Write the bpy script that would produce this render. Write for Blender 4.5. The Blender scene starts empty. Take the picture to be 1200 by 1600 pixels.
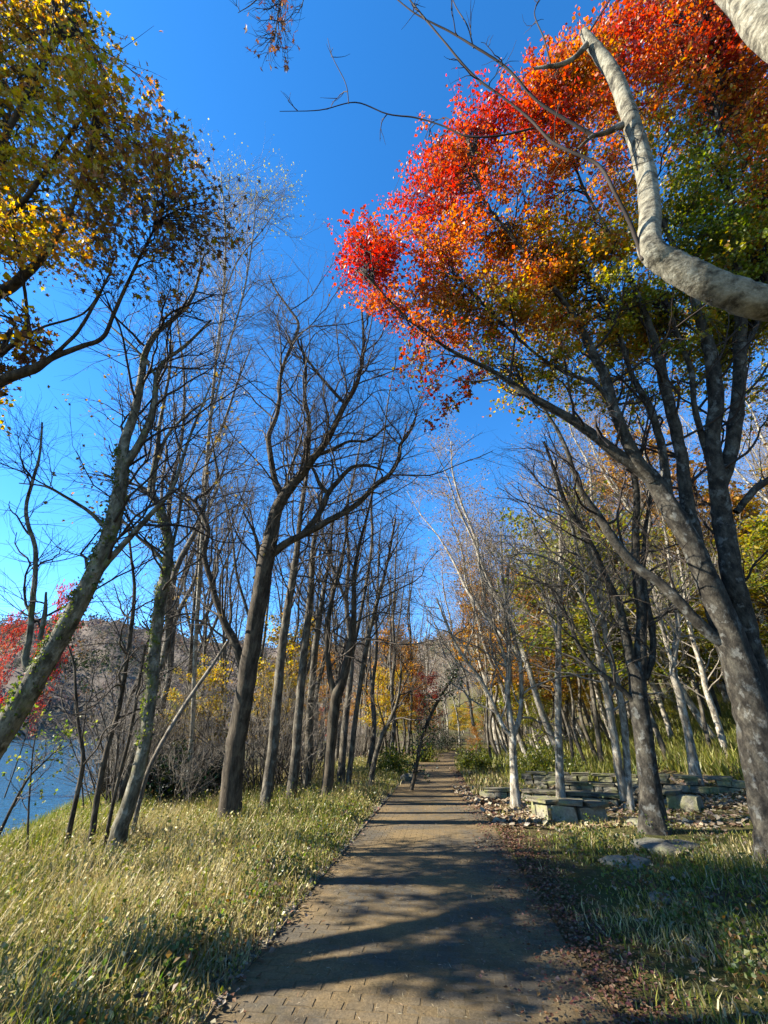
import bpy, math, random
import numpy as np
from mathutils import Vector

R = math.radians
rng = np.random.default_rng(11)
random.seed(5)
scene = bpy.context.scene
COL = scene.collection

# ------------------------------------------------------------------ camera
EYE = 1.6
F = 640.0                      # focal length in units of a 1200 x 1600 frame
PITCH = math.atan(345 / F)
CP, SP = math.cos(PITCH), math.sin(PITCH)
cam_d = bpy.data.cameras.new('camera')
cam = bpy.data.objects.new('camera', cam_d)
COL.objects.link(cam)
cam.location = (0, 0, EYE)
cam.rotation_euler = (R(90) + PITCH, 0, 0)
cam_d.sensor_fit = 'VERTICAL'
cam_d.sensor_height = 36
cam_d.lens = F / 1600 * 36
cam_d.clip_start = 0.05
cam_d.clip_end = 6000
scene.camera = cam

# ------------------------------------------------------------------ sky, sun, exposure
SUN_EL, SUN_BACK = R(33), R(5)           # sun stands to the left, a little behind the viewer
S = Vector((-math.cos(SUN_EL) * math.cos(SUN_BACK), -math.cos(SUN_EL) * math.sin(SUN_BACK), math.sin(SUN_EL)))
world = bpy.data.worlds.new('World')
scene.world = world
world.use_nodes = True
wn = world.node_tree
wn.nodes.clear()
wo = wn.nodes.new('ShaderNodeOutputWorld')
bg = wn.nodes.new('ShaderNodeBackground')
sky = wn.nodes.new('ShaderNodeTexSky')
sky.sky_type = 'NISHITA'
sky.sun_disc = False
sky.sun_elevation = SUN_EL
sky.sun_rotation = math.atan2(S.x, S.y)
sky.altitude = 2200
sky.air_density = 1.0
sky.dust_density = 0.15
sky.ozone_density = 3.0
hs = wn.nodes.new('ShaderNodeHueSaturation')
hs.inputs['Saturation'].default_value = 1.28
hs.inputs['Value'].default_value = 1.0
wn.links.new(sky.outputs[0], hs.inputs['Color'])
wn.links.new(hs.outputs[0], bg.inputs['Color'])
bg.inputs['Strength'].default_value = 0.10
wn.links.new(bg.outputs[0], wo.inputs['Surface'])
sun_d = bpy.data.lights.new('sun', 'SUN')
sun_d.energy = 5.0
sun_d.angle = R(0.53)
sun_d.color = (1.0, 0.93, 0.80)
sun = bpy.data.objects.new('sun', sun_d)
COL.objects.link(sun)
sun.rotation_euler = S.to_track_quat('Z', 'Y').to_euler()
sun.location = S * 60
scene.view_settings.view_transform = 'Standard'
scene.view_settings.look = 'None'
scene.view_settings.gamma = 1.0
scene.view_settings.exposure = 2.15
scene.view_settings.use_curve_mapping = False
scene.render.engine = 'CYCLES'
scene.cycles.max_bounces = 6
scene.cycles.diffuse_bounces = 2
scene.cycles.transmission_bounces = 4
scene.cycles.transparent_max_bounces = 4
scene.cycles.use_denoising = True

# ------------------------------------------------------------------ picture point -> place
def dirs(px, py):
    a = (px - 600) / F
    b = (800 - py) / F
    return a, CP - b * SP, SP + b * CP          # per unit depth: x, y, z

def at(px, py, Y):
    a, dy, dz = dirs(px, py)
    s = Y / dy
    return np.array([a * s, Y, EYE + dz * s]), s

def at_depth(px, py, s):
    a, dy, dz = dirs(px, py)
    return np.array([a * s, dy * s, EYE + dz * s])

def path_x(y):
    y = np.asarray(y, float)
    return -0.28 + 0.117 * y + np.where(y > 26, 0.006 * (y - 26) ** 2, 0.0)

def shore_x(y):
    y = np.asarray(y, float)
    return -(7.4 + 0.30 * np.maximum(0, y - 8.5)) + 0.5 * np.sin(y * 0.7)

def softp(v, k=1.0):
    return np.logaddexp(0, v * k) / k

def gz(x, y):
    x = np.asarray(x, float); y = np.asarray(y, float)
    u = x - path_x(np.clip(y, -10, 60))
    z = 0.035 * np.sin(x * 1.7 + 0.6 * y) * np.sin(y * 1.1 - 0.5 * x) * np.clip((np.abs(u) - 1.4) / 1.5, 0, 1)
    z = z + 0.30 * (softp(u - 7.0, 1.2)) + 0.18 * softp(u - 22, .4) - 0.15 * softp(u - 60, .3)
    z = z - 0.035 * np.maximum(0, -u - 1.6)
    sh = shore_x(y)
    z = z - 0.55 * softp(sh + 0.6 - x, 2.0)
    z = z - 0.05 * np.clip((1.24 - .008 * np.clip(y, 0, 40) - np.abs(u)) / .12, 0, 1)
    far = np.maximum(0, y - 70)
    z = z + 0.10 * far * np.clip((u + 25) / 20, 0, 1)
    return np.maximum(z, -4.5)

def hit(px, py):
    a, dy, dz = dirs(px, py)
    s = 1.0
    while s < 200:
        p = (a * s, dy * s, EYE + dz * s)
        if p[2] <= gz(p[0], p[1]):
            return np.array(p), s
        s += 0.02
    return np.array(p), s

# ------------------------------------------------------------------ mesh helpers
def add_mesh(name, V, faces_by_n, mat=None, smooth=True, col=None):
    """faces_by_n: list of (M,k) int arrays; col: (nverts,3)"""
    me = bpy.data.meshes.new(name)
    V = np.asarray(V, np.float32).reshape(-1, 3)
    me.vertices.add(len(V))
    me.vertices.foreach_set('co', V.ravel())
    faces_by_n = [np.asarray(f, np.int32) for f in faces_by_n if len(f)]
    nl = sum(f.size for f in faces_by_n)
    npoly = sum(len(f) for f in faces_by_n)
    me.loops.add(nl)
    me.polygons.add(npoly)
    me.loops.foreach_set('vertex_index', np.concatenate([f.ravel() for f in faces_by_n]))
    tot = np.concatenate([np.full(len(f), f.shape[1], np.int32) for f in faces_by_n])
    start = np.concatenate([[0], np.cumsum(tot)[:-1]]).astype(np.int32)
    me.polygons.foreach_set('loop_start', start)
    try:
        me.polygons.foreach_set('loop_total', tot)
    except Exception:
        pass
    me.polygons.foreach_set('use_smooth', np.full(npoly, smooth))
    if col is not None:
        at_ = me.attributes.new('tint', 'FLOAT_COLOR', 'POINT')
        c4 = np.ones((len(V), 4), np.float32)
        c4[:, :3] = col
        at_.data.foreach_set('color', c4.ravel())
    me.update(calc_edges=True)
    if mat:
        me.materials.append(mat)
    return me

def link(name, me, parent=None, loc=(0, 0, 0)):
    o = bpy.data.objects.new(name, me)
    COL.objects.link(o)
    o.location = loc
    if parent:
        o.parent = parent
    return o

def tag(o, label=None, cat=None, group=None, kind=None):
    if label: o['label'] = label
    if cat: o['category'] = cat
    if group: o['group'] = group
    if kind: o['kind'] = kind
    return o

def empty(name, loc, label, cat, group=None):
    o = bpy.data.objects.new(name, None)
    COL.objects.link(o)
    o.location = loc
    o.empty_display_size = 0.2
    return tag(o, label, cat, group)

def norm(v):
    return v / np.maximum(np.linalg.norm(v, axis=-1, keepdims=True), 1e-9)

class MB:
    def __init__(self):
        self.V = []; self.F = {}; self.C = []; self.n = 0
    def add(self, V, F, col=None):
        V = np.asarray(V, float).reshape(-1, 3)
        F = np.asarray(F, np.int64)
        if len(V) == 0: return
        self.F.setdefault(F.shape[1], []).append(F + self.n)
        self.V.append(V); self.n += len(V)
        if col is not None:
            self.C.append(np.broadcast_to(col, (len(V), 3)))
    def mesh(self, name, mat, smooth=True, origin=(0, 0, 0)):
        V = np.concatenate(self.V) - np.asarray(origin)
        fs = [np.concatenate(v) for v in self.F.values()]
        c = np.concatenate(self.C) if self.C else None
        return add_mesh(name, V, fs, mat, smooth, c)
    def tris(self):
        return sum(sum(len(a) for a in v) * (k - 2) for k, v in self.F.items())

def tubes(P, Rr, sides, lumpy=0.0):
    P = np.asarray(P, float); Rr = np.asarray(Rr, float)
    N, n, _ = P.shape
    T = np.empty_like(P)
    T[:, 1:-1] = P[:, 2:] - P[:, :-2]
    T[:, 0] = P[:, 1] - P[:, 0]
    T[:, -1] = P[:, -1] - P[:, -2]
    T = norm(T)
    mt = norm(P[:, -1] - P[:, 0])
    ref = np.zeros((N, 3))
    ref[np.arange(N), np.argmin(np.abs(mt), axis=1)] = 1
    B1 = norm(np.cross(T, ref[:, None, :]))
    B2 = np.cross(T, B1)
    th = np.arange(sides) / sides * 2 * np.pi
    rad = Rr[:, :, None] * np.ones(sides)
    if lumpy:
        k = np.arange(n)[None, :, None]
        ph = rng.uniform(0, 6.28, (N, 1, 1)); ph2 = rng.uniform(0, 6.28, (N, 1, 1))
        rad = rad * (1 + lumpy * np.sin(2 * th + ph + k * .21) + lumpy * .7 * np.sin(3 * th + ph2 - k * .33)
                     + lumpy * .8 * np.sin(k * .9 + ph2 + th) + rng.normal(0, lumpy * .35, rad.shape))
    V = P[:, :, None, :] + rad[..., None] * (np.cos(th)[None, None, :, None] * B1[:, :, None, :] + np.sin(th)[None, None, :, None] * B2[:, :, None, :])
    base = (np.arange(N) * n * sides)[:, None, None]
    i = np.arange(n - 1)[None, :, None] * sides
    j = np.arange(sides)[None, None, :]
    j2 = (j + 1) % sides
    a = base + i + j; b = base + i + j2
    Fq = np.stack([a, b, b + sides, a + sides], -1).reshape(-1, 4)
    return V.reshape(-1, 3), Fq

def limb_tube(p, r, sides, lumpy):
    n = len(p)
    T = norm(np.gradient(p, axis=0))
    B = np.empty((n, 3))
    ref = np.zeros(3); ref[np.argmin(np.abs(T[0]))] = 1
    B[0] = norm(np.cross(T[0], ref))
    for i in range(1, n):
        b = B[i - 1] - T[i] * np.dot(B[i - 1], T[i])
        B[i] = norm(b)
    B2 = np.cross(T, B)
    th = np.arange(sides) / sides * 2 * np.pi
    seg = np.r_[0, np.cumsum(np.linalg.norm(np.diff(p, axis=0), axis=1))] / max(r[0], .03)
    ph = rng.uniform(0, 6.28, 6)
    k = seg[:, None]
    w = 1 + lumpy * (np.sin(2 * th[None] + ph[0] + k * .35) + .7 * np.sin(3 * th[None] + ph[1] - k * .5) + .9 * np.sin(k * 1.3 + ph[2] + th[None]) + .6 * np.sin(5 * th[None] + ph[3] + k * .9) - .6)
    w = w + rng.normal(0, lumpy * .25, w.shape)
    V = p[:, None] + (r[:, None] * w)[..., None] * (np.cos(th)[None, :, None] * B[:, None] + np.sin(th)[None, :, None] * B2[:, None])
    i = np.arange(n - 1)[:, None] * sides; j = np.arange(sides)[None]; j2 = (j + 1) % sides
    Fq = np.stack([i + j, i + j2, i + j2 + sides, i + j + sides], -1).reshape(-1, 4)
    return V.reshape(-1, 3), Fq

def catmull(pts, rad, per=5):
    pts = np.asarray(pts, float); rad = np.asarray(rad, float)
    n = len(pts)
    if n < 2: return pts, rad
    p = np.vstack([2 * pts[0] - pts[1], pts, 2 * pts[-1] - pts[-2]])
    out = []; orad = []
    for i in range(n - 1):
        p0, p1, p2, p3 = p[i:i + 4]
        for t in np.linspace(0, 1, per, endpoint=False):
            out.append(.5 * ((2 * p1) + (-p0 + p2) * t + (2 * p0 - 5 * p1 + 4 * p2 - p3) * t * t + (-p0 + 3 * p1 - 3 * p2 + p3) * t ** 3))
            orad.append(rad[i] * (1 - t) + rad[i + 1] * t)
    out.append(pts[-1]); orad.append(rad[-1])
    return np.array(out), np.array(orad)

def sprout(P, Rr, count, trange, length, angle, n, up=0.05, wig=0.18, rfac=0.55, rmin=0.003, shrink=0.5, rcap=9.0):
    """children on polylines P (N,n0,3); count per parent (scalar or array)."""
    P = np.asarray(P, float); Rr = np.asarray(Rr, float)
    N, n0, _ = P.shape
    cnt = np.broadcast_to(np.asarray(count), (N,)).astype(int)
    idx = np.repeat(np.arange(N), cnt)
    M = len(idx)
    if M == 0:
        return np.zeros((0, n, 3)), np.zeros((0, n))
    within = np.concatenate([np.arange(c) for c in cnt if c > 0])
    t = (within + rng.uniform(0, 1, M)) / cnt[idx]
    t = trange[0] + t * (trange[1] - trange[0])
    f = t * (n0 - 1)
    i0 = np.minimum(f.astype(int), n0 - 2); fr = (f - i0)[:, None]
    p = P[idx, i0] * (1 - fr) + P[idx, i0 + 1] * fr
    r = Rr[idx, i0] * (1 - fr[:, 0]) + Rr[idx, i0 + 1] * fr[:, 0]
    tan = norm(P[idx, i0 + 1] - P[idx, i0])
    rnd = norm(rng.normal(size=(M, 3)))
    perp = norm(np.cross(tan, rnd))
    a = rng.uniform(angle[0], angle[1], M)[:, None]
    d = norm(np.cos(a) * tan + np.sin(a) * perp)
    L = length * (1 - shrink * (t - trange[0]) / max(1e-6, trange[1] - trange[0])) * rng.uniform(.55, 1.25, M)
    if np.ndim(length): pass
    out = np.empty((M, n, 3)); out[:, 0] = p
    step = (L / (n - 1))[:, None]
    for k in range(1, n):
        d = norm(d + rng.normal(0, wig, (M, 3)) + np.array([0, 0, up]))
        out[:, k] = out[:, k - 1] + d * step
    r0 = np.clip(r * rfac, rmin, rcap)
    taper = np.linspace(1, 0.35, n)
    return out, np.maximum(r0[:, None] * taper[None, :], 0.0011)

TEMPL = {
    'needle': (np.array([(0, 0, 0), (.5, .045, .03), (1, 0, 0), (.5, -.045, .03)], float), np.array([[0, 1, 2, 3]])),
    'quad': (np.array([(0, 0, 0), (.5, .42, .12), (1, 0, 0), (.5, -.42, .12)], float), np.array([[0, 1, 2, 3]])),
    'tri': (np.array([(0, 0, 0), (.7, .45, .1), (1, -.3, -.05)], float), np.array([[0, 1, 2]])),
    'maple': (np.array([(0, 0, 0), (.02, .5, .08), (.32, .22, 0), (.66, .55, .12), (.6, .16, 0), (1.08, 0, -.1), (.6, -.16, 0), (.66, -.55, .12), (.32, -.22, 0), (.02, -.5, .08)], float),
              np.array([[0, 1, 2, 8, ][:4], [8, 9, 0, 0][:4]])),
}
TEMPL['maple'] = (TEMPL['maple'][0], None)

def leaf_geo(mb, P, size, col, templ='quad', flat=0.5, droop=0.15):
    """scatter leaf-sized faces at points P; flat: 0 any way up .. 1 lying level"""
    M = len(P)
    if M == 0: return
    nrm = norm(rng.normal(size=(M, 3)) * (1 - flat) + np.array([0, 0, 1.0]) * flat * np.sign(rng.normal(size=(M, 1)) + 1.2))
    d = norm(np.cross(nrm, norm(rng.normal(size=(M, 3)))))
    d = norm(d + np.array([0, 0, -droop]))
    s = np.cross(nrm, d)
    nrm = np.cross(d, s)
    size = np.broadcast_to(np.asarray(size, float), (M,))[:, None, None]
    tv, tf = TEMPL[templ]
    V = P[:, None, :] + size * (tv[None, :, 0:1] * d[:, None] + tv[None, :, 1:2] * s[:, None] + tv[None, :, 2:3] * nrm[:, None])
    k = len(tv)
    base = (np.arange(M) * k)[:, None]
    C = np.repeat(np.broadcast_to(col, (M, 3)), k, axis=0)
    if templ == 'maple':
        mb.add(V.reshape(-1, 3), base + np.arange(10)[None, :], C)
    else:
        mb.add(V.reshape(-1, 3), base + tf[0][None, :], C)

def pick(pal, n, w=None, jit=0.12):
    pal = np.array(pal, float)
    w = None if w is None else np.array(w, float) / np.sum(w)
    c = pal[rng.choice(len(pal), n, p=w)]
    return np.clip(c * (1 + rng.normal(0, jit, (n, 1))) + rng.normal(0, .01, (n, 3)), 0.003, 1)

# ------------------------------------------------------------------ materials
def new_mat(name):
    m = bpy.data.materials.new(name)
    m.use_nodes = True
    nt = m.node_tree
    b = nt.nodes['Principled BSDF']
    return m, nt, b

def N(nt, typ, **kw):
    n = nt.nodes.new(typ)
    for k, v in kw.items():
        if k in n.inputs: n.inputs[k].default_value = v
        else: setattr(n, k, v)
    return n

def ramp(nt, stops, src):
    r = nt.nodes.new('ShaderNodeValToRGB')
    e = r.color_ramp.elements
    while len(e) < len(stops): e.new(0.5)
    for i, (p, c) in enumerate(stops):
        e[i].position = p
        e[i].color = (*c, 1) if len(c) == 3 else c
    nt.links.new(src, r.inputs[0])
    return r

def mixc(nt, fac, a, b, mode='MIX'):
    m = nt.nodes.new('ShaderNodeMix')
    m.data_type = 'RGBA'; m.blend_type = mode
    for sock, v in ((m.inputs[0], fac), (m.inputs[6], a), (m.inputs[7], b)):
        if hasattr(v, 'is_linked'): nt.links.new(v, sock)
        elif isinstance(v, (int, float)): sock.default_value = v
        else: sock.default_value = (*v, 1)
    return m.outputs[2]

def bump(nt, b, h, strength=.5, dist=.02):
    n = N(nt, 'ShaderNodeBump', Strength=strength, Distance=dist)
    nt.links.new(h, n.inputs['Height'])
    nt.links.new(n.outputs[0], b.inputs['Normal'])

def coords(nt, scale=(1, 1, 1)):
    tc = nt.nodes.new('ShaderNodeTexCoord')
    mp = nt.nodes.new('ShaderNodeMapping')
    mp.inputs['Scale'].default_value = scale
    nt.links.new(tc.outputs['Object'], mp.inputs[0])
    return mp.outputs[0]

def bark(name, dark, mid, pale, lichen=(.5, .5, .44), amount=.5, stretch=.35, moss=None):
    m, nt, b = new_mat(name)
    v = coords(nt, (1, 1, stretch))
    n1 = N(nt, 'ShaderNodeTexNoise', Scale=9.0, Detail=8.0, Roughness=.65); nt.links.new(v, n1.inputs[0])
    n2 = N(nt, 'ShaderNodeTexNoise', Scale=38.0, Detail=6.0, Roughness=.7); nt.links.new(v, n2.inputs[0])
    c = ramp(nt, [(.38, dark), (.5, mid), (.62, pale)], n1.outputs[0])
    v2 = coords(nt, (1, 1, .8))
    n3 = N(nt, 'ShaderNodeTexNoise', Scale=6.5, Detail=6.0, Roughness=.65, Distortion=.15); nt.links.new(v2, n3.inputs[0])
    lf = ramp(nt, [(.55, (0, 0, 0)), (.63, (amount,) * 3)], n3.outputs[0])
    c2 = mixc(nt, lf.outputs[0], c.outputs[0], lichen)
    fine = ramp(nt, [(.3, (.55, .55, .55)), (.7, (1.15, 1.15, 1.15))], n2.outputs[0])
    c3 = mixc(nt, 1.0, c2, fine.outputs[0], 'MULTIPLY')
    if moss:
        n4 = N(nt, 'ShaderNodeTexNoise', Scale=2.6, Detail=6.0, Roughness=.7); nt.links.new(v2, n4.inputs[0])
        mf = ramp(nt, [(.55, (0, 0, 0)), (.66, (.7, .7, .7))], n4.outputs[0])
        c3 = mixc(nt, mf.outputs[0], c3, moss)
    nt.links.new(c3, b.inputs['Base Color'])
    b.inputs['Roughness'].default_value = .9
    b.inputs['Specular IOR Level'].default_value = .2
    h = mixc(nt, .5, n1.outputs[0], n2.outputs[0])
    bump(nt, b, h, .9, .03)
    return m

M = {}
M['bark_pale'] = bark('pale_bark', (0.084, 0.072, 0.054), (0.228, 0.198, 0.150), (0.372, 0.336, 0.264), (0.480, 0.480, 0.420), .6)
M['bark_grey'] = bark('grey_bark', (0.033, 0.027, 0.020), (0.083, 0.070, 0.051), (0.145, 0.126, 0.093), (0.212, 0.205, 0.166), .45)
M['bark_brown'] = bark('brown_bark', (0.021, 0.017, 0.011), (0.053, 0.041, 0.028), (0.096, 0.077, 0.053), (0.134, 0.120, 0.085), .35, .22)
M['bark_moss'] = bark('mossy_bark', (0.038, 0.034, 0.021), (0.102, 0.089, 0.060), (0.187, 0.170, 0.119), (0.323, 0.306, 0.238), .5, .4, (0.085, 0.106, 0.017))
M['bark_smooth'] = bark('smooth_bark', (.045, .04, .028), (.155, .14, .10), (.25, .23, .17), (.29, .28, .22), .7, 1.6)
M['bark_maple'] = bark('maple_bark', (0.014, 0.012, 0.009), (0.037, 0.032, 0.024), (0.068, 0.061, 0.046), (0.128, 0.128, 0.114), .8, .6)
M['dead_wood'] = bark('dead_wood', (0.064, 0.052, 0.036), (0.144, 0.120, 0.088), (0.224, 0.200, 0.160), (0.304, 0.288, 0.248), .5, .15)

def flat_bark(name, a, bcol):
    m, nt, b = new_mat(name)
    v = coords(nt)
    n1 = N(nt, 'ShaderNodeTexNoise', Scale=2.2, Detail=3.0); nt.links.new(v, n1.inputs[0])
    c = ramp(nt, [(.35, a), (.65, bcol)], n1.outputs[0])
    nt.links.new(c.outputs[0], b.inputs['Base Color'])
    b.inputs['Roughness'].default_value = .85
    b.inputs['Specular IOR Level'].default_value = .2
    return m
M['twig'] = flat_bark('twig_bark', (0.034, 0.026, 0.019), (0.079, 0.065, 0.051))
M['twig_pale'] = flat_bark('pale_twig_bark', (0.117, 0.098, 0.074), (0.244, 0.210, 0.166))
M['twig_dark'] = flat_bark('shade_darkened_twig_bark', (0.016, 0.011, 0.009), (0.038, 0.029, 0.023))  # dark bark, deepened further to put the overhead branches' shade into the colour

def leaf_mat(name, trans=.6, gloss=.03, rough=.45):
    m = bpy.data.materials.new(name); m.use_nodes = True
    nt = m.node_tree; nt.nodes.clear()
    out = nt.nodes.new('ShaderNodeOutputMaterial')
    a = nt.nodes.new('ShaderNodeAttribute'); a.attribute_name = 'tint'
    d = nt.nodes.new('ShaderNodeBsdfDiffuse'); t = nt.nodes.new('ShaderNodeBsdfTranslucent')
    g = nt.nodes.new('ShaderNodeBsdfGlossy'); g.inputs['Roughness'].default_value = rough
    hsv = nt.nodes.new('ShaderNodeHueSaturation'); hsv.inputs['Saturation'].default_value = 1.12; hsv.inputs['Value'].default_value = .76
    hsd = nt.nodes.new('ShaderNodeHueSaturation'); hsd.inputs['Value'].default_value = .61
    nt.links.new(a.outputs['Color'], hsd.inputs['Color']); nt.links.new(hsd.outputs[0], d.inputs[0]); nt.links.new(a.outputs['Color'], hsv.inputs['Color']); nt.links.new(hsv.outputs[0], t.inputs[0])
    m1 = nt.nodes.new('ShaderNodeMixShader'); m1.inputs[0].default_value = trans
    nt.links.new(d.outputs[0], m1.inputs[1]); nt.links.new(t.outputs[0], m1.inputs[2])
    m2 = nt.nodes.new('ShaderNodeMixShader'); m2.inputs[0].default_value = gloss
    nt.links.new(m1.outputs[0], m2.inputs[1]); nt.links.new(g.outputs[0], m2.inputs[2])
    nt.links.new(m2.outputs[0], out.inputs[0])
    return m
M['leaf'] = leaf_mat('leaf')
M['grass'] = leaf_mat('grass_blade', .3, .025, .45)
M['litter'] = leaf_mat('dry_leaf', .12, .03, .5)
M['far_leaf'] = leaf_mat('far_crown', .15, .0, .6)

# ground
m, nt, b = new_mat('forest_floor')
v = coords(nt)
n1 = N(nt, 'ShaderNodeTexNoise', Scale=.55, Detail=7.0, Roughness=.65); nt.links.new(v, n1.inputs[0])
n2 = N(nt, 'ShaderNodeTexNoise', Scale=14.0, Detail=8.0, Roughness=.75); nt.links.new(v, n2.inputs[0])
c1 = ramp(nt, [(.36, (.075, .05, .028)), (.48, (.07, .057, .025)), (.6, (.062, .066, .018)), (.72, (.09, .078, .033))], n1.outputs[0])
c2 = ramp(nt, [(.3, (.5, .45, .4)), (.55, (1, 1, 1)), (.75, (1.5, 1.35, 1.1))], n2.outputs[0])
nt.links.new(mixc(nt, 1.0, c1.outputs[0], c2.outputs[0], 'MULTIPLY'), b.inputs['Base Color'])
b.inputs['Roughness'].default_value = .95
b.inputs['Specular IOR Level'].default_value = .1
bump(nt, b, n2.outputs[0], .8, .05)
M['ground'] = m

def paving(name, joint):
    m, nt, b = new_mat(name)
    geo = nt.nodes.new('ShaderNodeNewGeometry')
    pos = geo.outputs['Position']
    n1 = N(nt, 'ShaderNodeTexNoise', Scale=.9, Detail=6.0, Roughness=.6, Distortion=.4); nt.links.new(pos, n1.inputs[0])
    n2 = N(nt, 'ShaderNodeTexNoise', Scale=60.0, Detail=5.0, Roughness=.7); nt.links.new(pos, n2.inputs[0])
    n3 = N(nt, 'ShaderNodeTexNoise', Scale=5.0, Detail=6.0, Roughness=.7); nt.links.new(pos, n3.inputs[0])
    if joint:
        stone = (.075, .056, .032)
    else:
        oi = nt.nodes.new('ShaderNodeObjectInfo')
        stone = ramp(nt, [(0, (.068, .058, .042)), (.5, (.078, .067, .05)), (1, (.060, .050, .034))], oi.outputs['Random']).outputs[0]
    dirt = ramp(nt, [(.40, (0, 0, 0)), (.62, (.85, .85, .85))], n1.outputs[0])
    c = mixc(nt, dirt.outputs[0], stone, (.165, .112, .05))
    d2 = ramp(nt, [(.52, (0, 0, 0)), (.66, (.6, .6, .6))], n3.outputs[0])
    c = mixc(nt, d2.outputs[0], c, (.075, .056, .025))
    f = ramp(nt, [(.3, (.6, .6, .6)), (.7, (1.25, 1.25, 1.25))], n2.outputs[0])
    nt.links.new(mixc(nt, 1.0, c, f.outputs[0], 'MULTIPLY'), b.inputs['Base Color'])
    b.inputs['Roughness'].default_value = .92
    b.inputs['Specular IOR Level'].default_value = .15
    bump(nt, b, n2.outputs[0], .6, .01)
    return m
M['paver'] = paving('worn_paver', False)
M['path'] = paving('sandy_path', True)

def stone_mat(name, cols, moss, mossamt):
    m, nt, b = new_mat(name)
    tc = nt.nodes.new('ShaderNodeNewGeometry'); v = tc.outputs['Position']
    n1 = N(nt, 'ShaderNodeTexNoise', Scale=6.0, Detail=7.0, Roughness=.7); nt.links.new(v, n1.inputs[0])
    n2 = N(nt, 'ShaderNodeTexNoise', Scale=30.0, Detail=6.0, Roughness=.7); nt.links.new(v, n2.inputs[0])
    n3 = N(nt, 'ShaderNodeTexNoise', Scale=2.5, Detail=5.0, Roughness=.65); nt.links.new(v, n3.inputs[0])
    c = ramp(nt, [(.3, tuple(.5 * q for q in cols[0])), (.5, tuple(.5 * q for q in cols[1])), (.7, tuple(.5 * q for q in cols[2]))], n1.outputs[0]).outputs[0]
    oi = nt.nodes.new('ShaderNodeObjectInfo')
    ov = ramp(nt, [(0, (.55, .55, .55)), (.5, (.9, .88, .84)), (1, (1.2, 1.18, 1.1))], oi.outputs['Random'])
    c = mixc(nt, 1.0, c, ov.outputs[0], 'MULTIPLY')
    mf = ramp(nt, [(.48, (0, 0, 0)), (.62, (mossamt,) * 3)], n3.outputs[0])
    c = mixc(nt, mf.outputs[0], c, moss)
    f = ramp(nt, [(.3, (.6, .6, .6)), (.7, (1.2, 1.2, 1.2))], n2.outputs[0])
    nt.links.new(mixc(nt, 1.0, c, f.outputs[0], 'MULTIPLY'), b.inputs['Base Color'])
    b.inputs['Roughness'].default_value = .9
    bump(nt, b, mixc(nt, .5, n1.outputs[0], n2.outputs[0]), .8, .03)
    return m
M['stone'] = stone_mat('weathered_stone', ((.17, .15, .11), (.33, .30, .22), (.46, .43, .34)), (.20, .20, .06), .6)
M['cap'] = stone_mat('mossy_slab', ((.10, .085, .06), (.20, .175, .12), (.30, .27, .19)), (.16, .16, .045), .7)
M['rock'] = stone_mat('flat_rock', ((.15, .14, .11), (.25, .235, .19), (.36, .34, .28)), (.14, .14, .05), .5)
M['kerb'] = stone_mat('concrete_edging', ((.16, .14, .10), (.25, .225, .165), (.32, .29, .22)), (.17, .13, .06), .7)

m, nt, b = new_mat('lake_water')
v = coords(nt, (1, .35, 1))
n1 = N(nt, 'ShaderNodeTexNoise', Scale=1.1, Detail=5.0, Roughness=.6); nt.links.new(v, n1.inputs[0])
n2 = N(nt, 'ShaderNodeTexNoise', Scale=.12, Detail=3.0); nt.links.new(v, n2.inputs[0])
b.inputs['Base Color'].default_value = (.02, .075, .13, 1)
b.inputs['Roughness'].default_value = .12
b.inputs['IOR'].default_value = 1.33
b.inputs['Specular IOR Level'].default_value = .35
bump(nt, b, n1.outputs[0], .8, .45)
M['water'] = m

m, nt, b = new_mat('wooded_hill')
v = coords(nt)
n1 = N(nt, 'ShaderNodeTexNoise', Scale=.035, Detail=8.0, Roughness=.7); nt.links.new(v, n1.inputs[0])
c = ramp(nt, [(.35, (.06, .055, .045)), (.5, (.12, .10, .085)), (.65, (.15, .125, .09))], n1.outputs[0])
nt.links.new(c.outputs[0], b.inputs['Base Color'])
b.inputs['Roughness'].default_value = 1.0
b.inputs['Specular IOR Level'].default_value = 0
M['hill'] = m

# ------------------------------------------------------------------ ground, lake, hill
def axis(a, b, c, n1, n2, n3, lo, hi):
    return np.concatenate([np.linspace(lo, a, n1, endpoint=False), np.linspace(a, b, n2, endpoint=False), np.linspace(b, hi, n3)])
xs = np.concatenate([np.linspace(-26, -10, 20, endpoint=False), np.linspace(-10, 12, 100, endpoint=False), np.linspace(12, 40, 40, endpoint=False), np.linspace(40, 200, 30)])
ys = np.concatenate([np.linspace(-14, 2, 16, endpoint=False), np.linspace(2, 22, 90, endpoint=False), np.linspace(22, 70, 60, endpoint=False), np.linspace(70, 200, 30)])
XX, YY = np.meshgrid(xs, ys)
# far rows fan out to the left so that the bank follows the shore
lx = np.clip((-XX - 10) / 16, 0, 1)
XXs = XX - lx * np.maximum(0, YY - 8) * 0.55
ZZ = gz(XXs, YY)
V = np.stack([XXs, YY, ZZ], -1).reshape(-1, 3)
ny, nx = XX.shape
ii, jj = np.meshgrid(np.arange(nx - 1), np.arange(ny - 1))
a0 = (jj * nx + ii).ravel()
Fq = np.stack([a0, a0 + 1, a0 + nx + 1, a0 + nx], -1)
tag(link('ground', add_mesh('ground', V, [Fq], M['ground'])), kind='structure')

WATER_Z = -2.3
wv = np.array([(-1500, -400, WATER_Z), (-6.5, -400, WATER_Z), (-6.5, 30, WATER_Z), (30, 900, WATER_Z), (-1500, 900, WATER_Z)], float)
tag(link('lake', add_mesh('lake', wv, [np.array([[0, 1, 2, 3, 4]])], M['water'], False)), kind='structure')

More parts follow.
